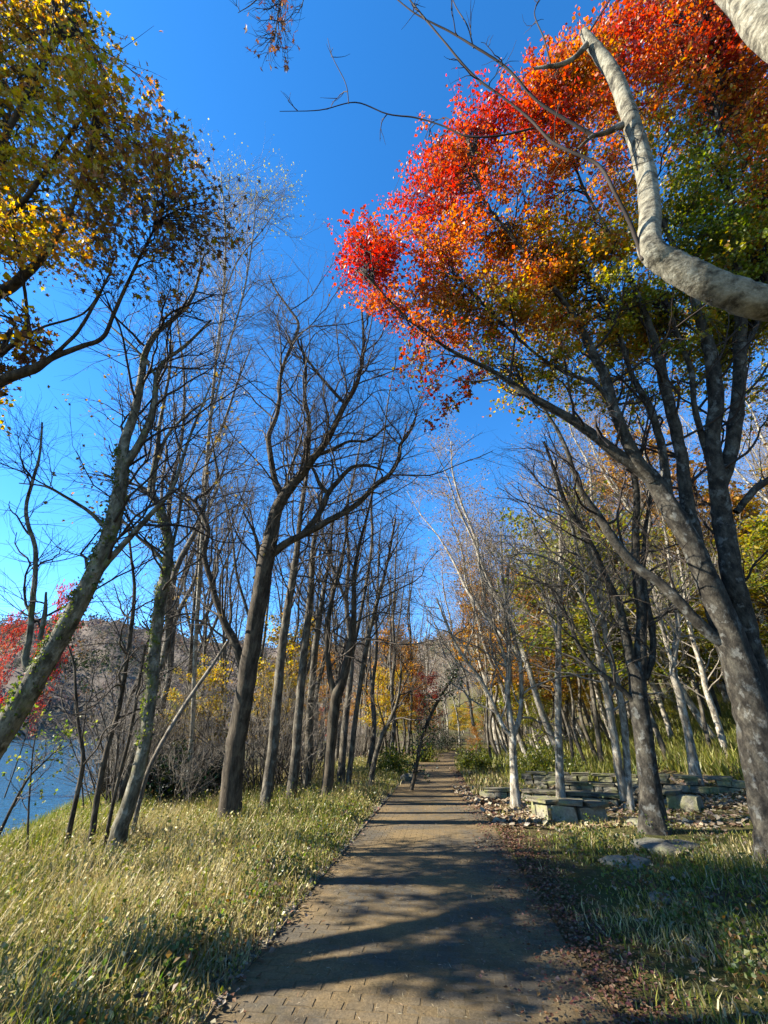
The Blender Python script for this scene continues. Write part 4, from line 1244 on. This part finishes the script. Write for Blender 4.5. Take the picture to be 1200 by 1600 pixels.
dryP = [(.30, .18, .06), (.26, .13, .05), (.22, .17, .06)]
bare_left = [proto_mesh(proto_bare(15, .13, 1, .8, 1.7, 21, curvy=.5), M['bark_grey'], M['twig']),
             proto_mesh(proto_bare(14, .10, 0, .4, 1.8, 22, curvy=.5), M['bark_brown'], M['twig']),
             proto_mesh(proto_bare(16, .12, 2, .6, 1.4, 23, curvy=.55), M['bark_grey'], M['twig'])]
bare_right = [proto_mesh(proto_bare(15, .13, 1, -.9, 1.8, 31, curvy=.75, leafpal=dryP, leafn=2600, leafsize=.08), M['bark_pale'], M['twig_pale']),
              proto_mesh(proto_bare(14, .10, 0, -.5, 1.9, 32, curvy=.6), M['bark_pale'], M['twig_pale']),
              proto_mesh(proto_bare(16, .14, 2, -1.2, 1.5, 33, curvy=.8, leafpal=dryP, leafn=2800, leafsize=.08), M['bark_pale'], M['twig_pale']),
              proto_mesh(proto_bare(13, .09, 1, -.3, 1.9, 34, curvy=.7), M['bark_grey'], M['twig_pale'])]
GREEN = [(.24, .27, .035), (.36, .34, .045), (.15, .20, .03), (.46, .36, .05)]
YEL = [(.60, .40, .035), (.52, .38, .04), (.42, .36, .05), (.56, .30, .035)]
ORA = [(.55, .22, .035), (.48, .27, .05), (.58, .31, .05), (.38, .19, .05)]
RED = [(.48, .07, .05), (.38, .05, .05), (.50, .12, .06)]
under = {'green': proto_mesh(proto_under(6.5, .07, GREEN, [3, 3, 2, 2], 41), M['bark_grey'], M['twig']),
         'yellow': proto_mesh(proto_under(5.5, .06, YEL, None, 42), M['bark_grey'], M['twig']),
         'orange': proto_mesh(proto_under(6.5, .07, ORA, None, 43), M['bark_grey'], M['twig']),
         'red': proto_mesh(proto_under(6.0, .07, RED, None, 44), M['bark_grey'], M['twig'])}

def place(name, meshes, x, y, sc, rz, label, group, tilt=(0, 0), cat='tree'):
    z = float(gz(x, y))
    o = empty(name, (x, y, z), label, cat, group)
    o.rotation_euler = (tilt[0], tilt[1], rz)
    o.scale = (sc * random.uniform(.95, 1.05), sc * random.uniform(.95, 1.05), sc)
    for nm, me in zip(('trunk', 'crown', 'foliage'), meshes):
        if me is not None:
            c = link(nm, me, o)
            if nm == 'foliage': c['kind'] = 'stuff'
    return o

taken = [b_ for b_ in HERO_BASES]
def free(x, y, d):
    u = x - path_x(y)
    if abs(u) < 2.0: return False
    if 2.3 < x < 11 and 9.5 < y < 17.2: return False
    return all((x - a) ** 2 + (y - b_) ** 2 > d * d for a, b_ in taken)

def scatter(n, yr, ur, d, fn, tries=4000):
    c = 0
    for _ in range(tries):
        if c >= n: break
        y = yr[0] + (yr[1] - yr[0]) * random.random() ** 1.15
        u = random.uniform(*ur)
        x = float(path_x(min(y, 40))) + u + max(0, y - 40) * 0.25
        if u < 0 and x < float(shore_x(y)) + .3: continue
        if free(x, y, d):
            fn(x, y); taken.append((x, y)); c += 1
G_L = 'bare trees of the strip between path and lake'
G_R = 'bare pale trees of the wood on the right slope'
G_F = 'bare trees where the path disappears'
KL = ['forked', 'single stemmed', 'three stemmed']
KR = ['forked pale', 'straight pale', 'three stemmed pale', 'slender grey']
def pxof(x, y):
    return 600 + F * x / (y * CP - EYE * SP)
def zone_of(x, y):
    p = pxof(x, y)
    for lim, z in ((172, 'left of the mossy trunk'), (358, 'between the mossy trunk and the big forked tree'), (430, 'behind the first straight dark trunk'), (510, 'between the straight trunks and the low forked one'), (600, 'right of the low forked trunk'), (690, 'beside the far end of the path'), (800, 'left of the three stemmed pale trunk'), (876, 'between the three stemmed and the straight pale trunk'), (980, 'behind the twin slender stems'), (1090, 'behind the massive dark trunk')):
        if p < lim: return z
    return 'up the slope behind the great maple'
def far_of(y):
    return 'near' if y < 21 else ('farther' if y < 36 else 'distant')
def put_left(x, y):
    k = random.randrange(3)
    place('bare_tree', bare_left[k], x, y, random.uniform(.75, 1.1), random.uniform(-.6, .6), far_of(y) + ' ' + KL[k] + ' bare tree ' + zone_of(x, y), G_L, (random.gauss(0, .04), random.gauss(.02, .05)))
def put_right(x, y):
    k = random.randrange(4)
    u = x - float(path_x(min(y, 40)))
    place('bare_tree', bare_right[k], x, y, random.uniform(.8, 1.2), random.uniform(-.6, .6), far_of(y) + ' ' + KR[k] + ' bare tree ' + zone_of(x, y), G_R, (random.gauss(0, .06), random.gauss(-.09 if u < 12 else -.04, .07)))
def put_far(x, y):
    k = random.randrange(7)
    place('bare_tree', (bare_left + bare_right)[k], x, y, random.uniform(.8, 1.15), random.uniform(0, 6.28), 'very distant ' + (KL + KR)[k] + ' bare tree ' + zone_of(x, y), G_F, (random.gauss(0, .04), random.gauss(0, .04)))
scatter(46, (12.5, 46), (-13, -2.2), .85, put_left)
scatter(165, (15, 62), (2.6, 36), 1.15, put_right, 9000)
scatter(40, (44, 92), (-16, 12), 1.6, put_far)

# leafy understorey, each where the picture shows its colour
def under_at(kind, px, py, Y, wf, label):
    p, s = at(px, py, Y)
    g = float(gz(p[0], Y))
    h = {'green': 6.5, 'yellow': 5.5, 'orange': 6.5, 'red': 6.0}[kind]
    k = max(.25, (p[2] - g) / (h * .72))
    o = place('small_maple', under[kind], p[0], Y, k, random.uniform(0, 6.28), label, None)
    wf = wf or .8
    o.scale = (o.scale[0] * wf, o.scale[1] * wf, o.scale[2])
for a in [
    ('red', 95, 1005, 34, .26, 'larger red maple by the water behind the leaning ivy trunk'),
    ('red', 5, 1040, 34, .22, 'smaller red maple at the left edge under the leaning ivy trunk'),
    ('yellow', 320, 1090, 15, None, 'yellow green bush tree left of the big forked trunk'),
    ('green', 285, 1120, 17, None, 'green leaved small tree behind the leaning dead trunk'),
    ('yellow', 440, 1030, 20, None, 'bright yellow small tree between the straight dark trunks'),
    ('yellow', 425, 1100, 17.5, None, 'low yellow leaved tree behind the first straight trunk'),
    ('orange', 500, 1060, 26, None, 'orange brown small tree behind the low forked trunk'),
    ('orange', 615, 1030, 34, None, 'tall orange tree left of the far end of the path'),
    ('yellow', 600, 1085, 30, None, 'yellow small tree below the tall orange one'),
    ('red', 668, 1080, 40, None, 'bright red small maple above the far end of the path'),
    ('orange', 640, 1060, 38, None, 'orange small maple touching the bright red one'),
    ('orange', 745, 1150, 26, None, 'low orange brown tree over the path on its right'),
    ('green', 830, 1110, 24, None, 'green understorey tree behind the three stemmed trunk'),
    ('green', 900, 940, 19, 1.05, 'yellow green maple spreading above the pale wall'),
    ('orange', 850, 960, 23, None, 'thin orange maple behind the straight pale trunk'),
    ('green', 1040, 960, 17, 1.05, 'green maple behind the massive dark trunk'),
    ('yellow', 1110, 1010, 20, 1.05, 'yellow green maple up the slope left of the great maple trunk'),
    ('green', 960, 1060, 26, 1.05, 'dark green tree deep in the wood behind the twin stems'),
    ('orange', 940, 870, 22, None, 'tall thin orange maple above the twin stems'),
    ('green', 1180, 900, 16, 1.05, 'green maple behind the great maple at the right edge'),
    ('yellow', 1150, 1080, 26, None, 'far yellow maple up the slope at the right edge'),
    ('orange', 1000, 1000, 30, None, 'orange maple high in the wood behind the dark trunk'),
    ('green', 965, 900, 17.5, 1.0, 'tall yellow green maple above the twin slender stems'),
    ('yellow', 1105, 905, 18, 1.0, 'tall golden green maple between the dark trunk and the great maple'),
    ('orange', 1010, 800, 21, .9, 'tallest thin rusty maple high behind the massive dark trunk'),
    ('green', 870, 880, 21, .9, 'yellow green maple crown behind the straight pale trunk'),
    ('yellow', 1175, 830, 19, .9, 'tall golden maple behind the great maple at the right edge'),
    ('orange', 745, 960, 27, .7, 'rusty maple spray left of the three stemmed pale trunk'),
    ('green', 1060, 1090, 21, .9, 'low green maple on the slope behind the pale slope trunk'),
    ('green', 780, 1040, 32, None, 'dark green tree to the right over the far path'),
]:
    under_at(*a)

def put_under(x, y):
    k = random.choices(['green', 'yellow', 'orange', 'red'], [5, 3, 2.4, .5])[0]
    o = place('small_maple', under[k], x, y, random.uniform(.9, 1.7), random.uniform(0, 6.28), {'green': 'yellow green', 'yellow': 'golden', 'orange': 'rusty orange', 'red': 'dull red'}[k] + ' ' + far_of(y) + ' small maple ' + zone_of(x, y), 'small maples deep in the right wood')
scatter(62, (19, 60), (5, 40), 1.2, put_under)

def put_under_far(x, y):
    k = random.choices(['green', 'yellow', 'orange', 'red'], [4, 2, 3, .6])[0]
    place('small_maple', under[k], x, y, random.uniform(.6, 1.0), random.uniform(0, 6.28), {'green': 'yellow green', 'yellow': 'golden', 'orange': 'rusty orange', 'red': 'dull red'}[k] + ' very distant small maple ' + zone_of(x, y), 'small maples where the path disappears')
scatter(34, (40, 85), (-14, 16), 1.5, put_under_far)

# thickets of bare shrubs on the bank
def proto_shrub(seed, H=2.6, n=16):
    global rng
    keep = rng; rng = np.random.default_rng(seed)
    tb = MB(); cb = MB()
    b0 = np.stack([rng.normal(0, .25, n), rng.normal(0, .25, n), np.full(n, -.1)], -1)
    d = norm(np.stack([rng.normal(0, .33, n), rng.normal(0, .33, n), np.ones(n)], -1))
    P = np.empty((n, 7, 3)); P[:, 0] = b0
    L = rng.uniform(.6, 1.1, n) * H
    for k in range(1, 7):
        d = norm(d + rng.normal(0, .13, (n, 3))); P[:, k] = P[:, k - 1] + d * (L / 6)[:, None]
    Rr = rng.uniform(.010, .022, n)[:, None] * np.linspace(1, .3, 7)
    tb.add(*tubes(P, Rr, 5))
    a, b_ = sprout(P, Rr, 8, (.25, 1), .9, (.4, 1.0), 5, .05, .2, .6, .004, .4, .01)
    cb.add(*tubes(a, b_, 3))
    a2, b2 = sprout(a, b_, 6, (.1, 1), .4, (.4, 1.0), 4, .03, .2, .6, .003, .4, .005)
    cb.add(*tubes(a2, b2, 3))
    rng = keep
    return (tb.mesh('stems', M['twig']), cb.mesh('twigs', M['twig_pale']))
shr = [proto_shrub(51, 3.0), proto_shrub(52, 4.2, 20), proto_shrub(53, 2.2, 14)]
G_S = 'bare shrubs of the bank'
for _ in range(34):
    y = random.uniform(34, 75); x = float(path_x(min(y, 40))) + max(0, y - 40) * .25 + random.choice([-1, 1]) * random.uniform(1.8, 11)
    if abs(x - float(path_x(y))) < 1.7: continue
    o = empty('bare_shrub', (x, y, float(gz(x, y))), 'very distant leafless shrub ' + zone_of(x, y), 'shrub', 'bare shrubs at the far end of the path')
    k = random.uniform(.8, 1.4); o.scale = (k, k, k); o.rotation_euler = (0, 0, random.uniform(0, 6.28))
    s_ = random.choice(shr); link('stems', s_[0], o); link('twigs', s_[1], o)
cnt = 0
while cnt < 40:
    y = random.uniform(8.7, 22) if cnt % 2 else random.uniform(12, 36)
    sx = float(shore_x(y))
    x = random.uniform(sx - .6, sx + 4.5) if cnt % 3 else random.uniform(float(path_x(y)) - 7, float(path_x(y)) - 3.2)
    if y < 12.0 and x > sx + 2.2: continue
    z = float(gz(x, y))
    if z < WATER_Z + .2: continue
    if 600 + F * x / (y * CP - EYE * SP) < 165 and (cnt % 4 or y < 11): continue
    o = empty('bare_shrub', (x, y, z), far_of(y) + (' low' if cnt % 3 == 2 else ' tall') + ' grey leafless shrub ' + zone_of(x, y), 'shrub', G_S)
    o.rotation_euler = (0, 0, random.uniform(0, 6.28)); k = random.uniform(.7, 1.25); o.scale = (k, k, k)
    s_ = shr[2] if cnt % 3 == 2 else shr[cnt % 2]
    link('stems', s_[0], o); link('twigs', s_[1], o)
    cnt += 1

def bush(label, x, y, rx, rz, pal, n, leafsize=.09, name='evergreen_shrub'):
    z = float(gz(x, y))
    o = empty(name, (x, y, z), label, 'shrub')
    k = 26
    d = norm(np.stack([rng.normal(0, 1, k), rng.normal(0, 1, k), np.abs(rng.normal(.9, .5, k))], -1))
    P = d[:, None] * np.linspace(0, 1, 5)[None, :, None] * np.array([rx, rx, rz]) * rng.uniform(.6, 1, (k, 1, 1))
    mb = MB(); mb.add(*tubes(P, np.full((k, 5), .012) * np.linspace(1.5, .4, 5), 4))
    link('stems', mb.mesh('stems', M['twig_dark']), o)
    cl = P[rng.integers(0, k, n // 22), rng.integers(2, 5, n // 22)] + rng.normal(0, .16, (n // 22, 3))
    pos = np.repeat(cl, 22, axis=0) + rng.normal(0, .13, (n // 22 * 22, 3)); pos[:, 2] = np.abs(pos[:, 2])
    lm = MB(); leaf_geo(lm, pos, rng.uniform(.6, 1.3, len(pos)) * leafsize, pick(pal, len(pos)), 'quad', .35)
    f = link('foliage', lm.mesh('foliage', M['leaf'], False), o); f['kind'] = 'stuff'
DARKG = [(.018, .035, .012), (.026, .045, .016), (.034, .052, .02)]
for px, py, Y, rx, rz, lab, pal, n in [
    (258, 1262, 12.9, .75, 1.35, 'glossy dark evergreen shrub behind the mossy trunk', DARKG, 3000),
    (325, 1262, 14.6, .7, 1.2, 'dark evergreen shrub left of the big forked trunk', DARKG, 2200),
    (612, 1222, 21, .9, .9, 'dark green shrub at the bend of the grass verge', GREEN[:3], 2200),
    (742, 1212, 23, .8, 1.0, 'green shrub on the right where the path narrows', GREEN[:3], 2200),
    (662, 1205, 30, .9, 1.2, 'far green shrub beside the end of the path', GREEN[:3], 1800),
    (850, 1195, 18.5, 1.2, 1.3, 'green shrub at the left end of the farthest wall', GREEN[:3], 3000),
    (700, 1160, 46, 2.2, 3.0, 'dark shrub closing the view at the end of the path', DARKG, 3000)]:
    p, _ = at(px, py, Y)
    bush(lab, p[0], Y, rx, rz, pal, n)

# ------------------------------------------------------------------ grass
def blades(name, label, pos, h, w, col, lean=.45, bend=.5):
    n = len(pos)
    th = rng.uniform(0, 2 * np.pi, n)
    side = np.stack([np.cos(th), np.sin(th), np.zeros(n)], -1)
    out = np.stack([-np.sin(th), np.cos(th), np.zeros(n)], -1)
    ln = (rng.normal(0, lean, n))[:, None]
    bd = (rng.normal(0, bend, n))[:, None]
    h_ = h[:, None]; w_ = w[:, None]
    up = np.array([0, 0, 1.0])
    p0 = pos
    d1 = norm(up + out * ln + rng.normal(0, .12, (n, 3)))
    p1 = p0 + d1 * h_ * .5
    d2 = norm(d1 + out * bd + side * rng.normal(0, .3, (n, 1)))
    p2 = p1 + d2 * h_ * .5
    V = np.stack([p0 - side * w_ * .5, p0 + side * w_ * .5, p1 + side * w_ * .42, p1 - side * w_ * .42, p2], 1).reshape(-1, 3)
    b_ = (np.arange(n) * 5)[:, None]
    mb = MB()
    C = np.repeat(col, 5, axis=0)
    mb.add(V, b_ + np.array([0, 1, 2, 3])[None], C)
    mb.F.setdefault(3, []).append(b_ + np.array([3, 2, 4])[None])
    me = mb.mesh(name, M['grass'], False)
    return tag(link(name, me), label, 'grass', kind='stuff')

def field(n, y0, y1, u0, u1, power=1.0):
    y = y0 * (y1 / y0) ** rng.uniform(0, 1, n)          # denser close by
    u = rng.uniform(u0, u1, n)
    x = path_x(y) + u
    return x, y, u

STRAW = [(.54, .44, .19), (.47, .39, .14), (.60, .50, .26), (.38, .29, .12)]
GRN = [(.17, .20, .025), (.25, .265, .035), (.115, .145, .022), (.32, .31, .055)]
def clumpy(x, y, f=1.0):
    return np.sin(x * 2.1 * f + np.sin(y * 1.7 * f)) * np.sin(y * 2.6 * f + np.sin(x * 1.3 * f)) + .5 * np.sin(x * 5.3 + y * 4.1)
# left verge
x, y, u = field(145000, 1.7, 30, -9.5, -1.28)
n_ = len(x)
keepm = (x > shore_x(y) - .8)
# trampled track on the far left
tr = (np.abs(y - (8.4 - .05 * (x + 6))) < .45) & (x < -4.2)
keepm &= ~(tr & (rng.uniform(size=n_) < .93))
x, y, u = x[keepm], y[keepm], u[keepm]
n_ = len(x); cl = clumpy(x, y)
edge = np.clip((-u - 1.3) / .8, 0, 1)
h = (.11 + .30 * edge + .10 * np.clip(cl, -1, 1) * edge) * rng.uniform(.5, 1.25, n_) + .02
pos = np.stack([x, y, gz(x, y) - .02], -1)
straw = rng.uniform(size=n_) < np.clip(.50 + .28 * np.sin(x * .8 + y * .55) + .15 * cl, .12, .9)
col = np.where(straw[:, None], pick(STRAW, n_), pick(GRN, n_))
wid = rng.uniform(.006, .013, n_) * (1 + y / 9)
blades('grass', 'tall dry and green grass along the left of the path', pos, h, wid * .7, col, .7, 1.2)
# seed heads and small leaves caught among the blades
q = rng.choice(n_, 50000)
fp = pos[q] + rng.normal(0, .03, (50000, 3)); fp[:, 2] = pos[q, 2] + h[q] * rng.uniform(.35, 1.0, 50000)
fc = np.where((rng.uniform(size=50000) < .55)[:, None], pick(STRAW, 50000), pick(GRN, 50000))
mb = MB(); leaf_geo(mb, fp, rng.uniform(.014, .032, 50000) * (1 + y[q] / 14), fc, 'quad', .15)
tag(link('grass_heads', mb.mesh('grass_heads', M['grass'], False)), 'small seed heads and leaves among the tall grass on the left', 'grass', kind='stuff')
# shore grass, bright green
x = rng.uniform(-13, -5.5, 26000); y = rng.uniform(8.6, 22, 26000)
k = (x > shore_x(y) - 1.2) & (x < shore_x(y) + 2.6)
x, y = x[k], y[k]; n_ = len(x)
pos = np.stack([x, y, gz(x, y) - .02], -1)
blades('grass', 'bright green grass on the bank above the lake', pos, rng.uniform(.25, .55, n_), rng.uniform(.012, .025, n_), pick([(.24, .28, .035), (.19, .24, .03), (.30, .30, .06), (.36, .33, .12)], n_, [4, 3, 2, 2]))
# right verge
x, y, u = field(105000, 1.7, 17, 1.45, 9.5)
n_ = len(x); cl = clumpy(x, y, .8)
prob = np.clip((u - 1.3) / 1.3, 0, 1) * np.clip(.68 + .45 * cl, .25, 1)
inw = (x > 2.6) & (y > 10.2)
prob = np.where(inw, prob * .4, prob)
k = rng.uniform(size=n_) < prob
x, y, u, cl = x[k], y[k], u[k], cl[k]; n_ = len(x)
big = np.clip((u - 2.2) / 2, 0, 1) * np.clip((9 - y) / 5, 0, 1)
h = (.07 + .05 * np.clip(cl, -1, 1) + .17 * big) * rng.uniform(.4, 1.5, n_) + .02 + (rng.uniform(size=n_) < .03) * big * .25
pos = np.stack([x, y, gz(x, y) - .02], -1)
straw = rng.uniform(size=n_) < np.clip(.42 + .3 * np.sin(x * 1.3 + y * .9), .1, .8)
col = np.where(straw[:, None], pick(STRAW, n_), pick(GRN, n_))
blades('grass', 'shaded green grass along the right of the path', pos, h, rng.uniform(.005, .011, n_) * (1 + y / 10), col, .75, 1.1)
# slope behind the walls
x, y, u = field(46000, 15, 60, 2.6, 30)
k = (u > 2.8) & ((y > 17) | (u > 8.2))
x, y = x[k], y[k]; n_ = len(x); cl = clumpy(x, y, .5)
x2 = rng.uniform(9, 22, 18000); y2 = rng.uniform(12.5, 24, 18000); k = gz(x2, y2) > .45
x = np.r_[x, x2[k]]; y = np.r_[y, y2[k]]; n_ = len(x)
pos = np.stack([x, y, gz(x, y) - .03], -1)
blades('grass', 'long green grass on the slope behind the stone walls', pos, rng.uniform(.3, .75, n_), rng.uniform(.018, .035, n_) * (1 + y / 40), pick(GRN + [(.30, .29, .06), (.34, .28, .10)], n_), .4, .6)
# thin grass on the path's far sides
x, y, u = field(16000, 14, 60, -3, 3.2)
k = (np.abs(u) > 1.15); x, y = x[k], y[k]; n_ = len(x)
blades('grass', 'low grass edging the far part of the path', np.stack([x, y, gz(x, y) - .02], -1), rng.uniform(.1, .3, n_), rng.uniform(.015, .03, n_), pick(GRN + STRAW, n_))

# leafy weeds at the verge
mb = MB()
n_ = 420
y = 2.2 * (14 / 2.2) ** rng.uniform(0, 1, n_); u = np.where(rng.uniform(size=n_) < .6, -1.5 - np.abs(rng.normal(0, .7, n_)), 2.2 + np.abs(rng.normal(0, 1.0, n_)))
x = path_x(y) + u
c = np.stack([x, y, gz(x, y)], -1)
pos = np.repeat(c, 22, axis=0) + rng.normal(0, 1, (n_ * 22, 3)) * np.array([.05, .05, .0]); pos[:, 2] += rng.uniform(.02, .28, len(pos))
leaf_geo(mb, pos, rng.uniform(.025, .055, len(pos)), pick([(.10, .16, .03), (.16, .22, .045), (.22, .24, .06), (.2, .12, .04)], len(pos)), 'quad', .45)
tag(link('weeds', mb.mesh('weeds', M['leaf'], False)), 'small leafy weeds scattered in the grass edges', 'weeds', kind='stuff')

# fallen leaves
def litter(name, label, x, y, size, pal, w=None, templ='quad', lift=.012):
    n_ = len(x)
    pos = np.stack([x, y, gz(x, y) + lift + np.abs(rng.normal(0, .012, n_))], -1)
    u = x - path_x(y)
    pos[:, 2] = np.where(np.abs(u) < HALF + .1, .022 + np.abs(rng.normal(0, .008, n_)), pos[:, 2])
    mb = MB(); leaf_geo(mb, pos, rng.uniform(.6, 1.35, n_) * size, pick(pal, n_, w), templ, .78, 0)
    return tag(link(name, mb.mesh(name, M['litter'], False)), label, 'leaf litter', kind='stuff')
n_ = 14000
y = 1.8 * (24 / 1.8) ** rng.uniform(0, 1, n_); u = 1.30 + np.abs(rng.normal(0, .30, n_)) * np.where(rng.uniform(size=n_) < .22, -.9, 1)
litter('leaf_litter', 'rust red fallen maple leaves along the right edge of the path', path_x(y) + u, y, .020 + .0022 * y, [(.17, .075, .045), (.20, .11, .06), (.12, .05, .03), (.22, .15, .085)])
n_ = 7500
x = rng.uniform(2.2, 9.5, n_); y = rng.uniform(9.6, 16.5, n_)
litter('leaf_litter', 'dry pale fallen leaves around the benches and walls', x, y, .12, [(.36, .28, .18), (.28, .20, .12), (.42, .36, .26), (.22, .14, .08)])
n_ = 3600
y = 1.8 * (22 / 1.8) ** rng.uniform(0, 1, n_); u = -1.36 - np.abs(rng.normal(0, .16, n_)) + .12 * rng.normal(size=n_)
litter('leaf_litter', 'brown fallen leaves gathered against the edging stones', path_x(y) + u, y, .03 + .003 * y, [(.26, .16, .09), (.34, .26, .17), (.2, .1, .05), (.4, .33, .24)])
n_ = 2600
y = 1.8 * (26 / 1.8) ** rng.uniform(0, 1, n_); u = rng.uniform(-1.3, 1.3, n_)
litter('leaf_litter', 'scattered bits of straw and leaf on the paving', path_x(y) + u, y, .03 + .0015 * y, [(.36, .29, .17), (.30, .18, .08), (.42, .36, .25)], None, 'needle')
n_ = 1500
y = 1.8 * (9 / 1.8) ** rng.uniform(0, 1, n_); u = rng.uniform(2, 6, n_)
litter('leaf_litter', 'pale curled leaves lying in the shaded grass on the right', path_x(y) + u, y, .05, [(.28, .22, .14), (.20, .13, .07), (.34, .29, .2)], None, 'maple', .05)
# forest floor litter further off
n_ = 16000
y = 14 * (60 / 14) ** rng.uniform(0, 1, n_); u = np.where(rng.uniform(size=n_) < .7, rng.uniform(1.6, 26, n_), rng.uniform(-9, -1.6, n_))
litter('leaf_litter', 'brown fallen leaves on the floor of the wood', path_x(np.minimum(y, 40)) + u, y, .16, [(.28, .18, .09), (.34, .26, .15), (.22, .13, .07)])
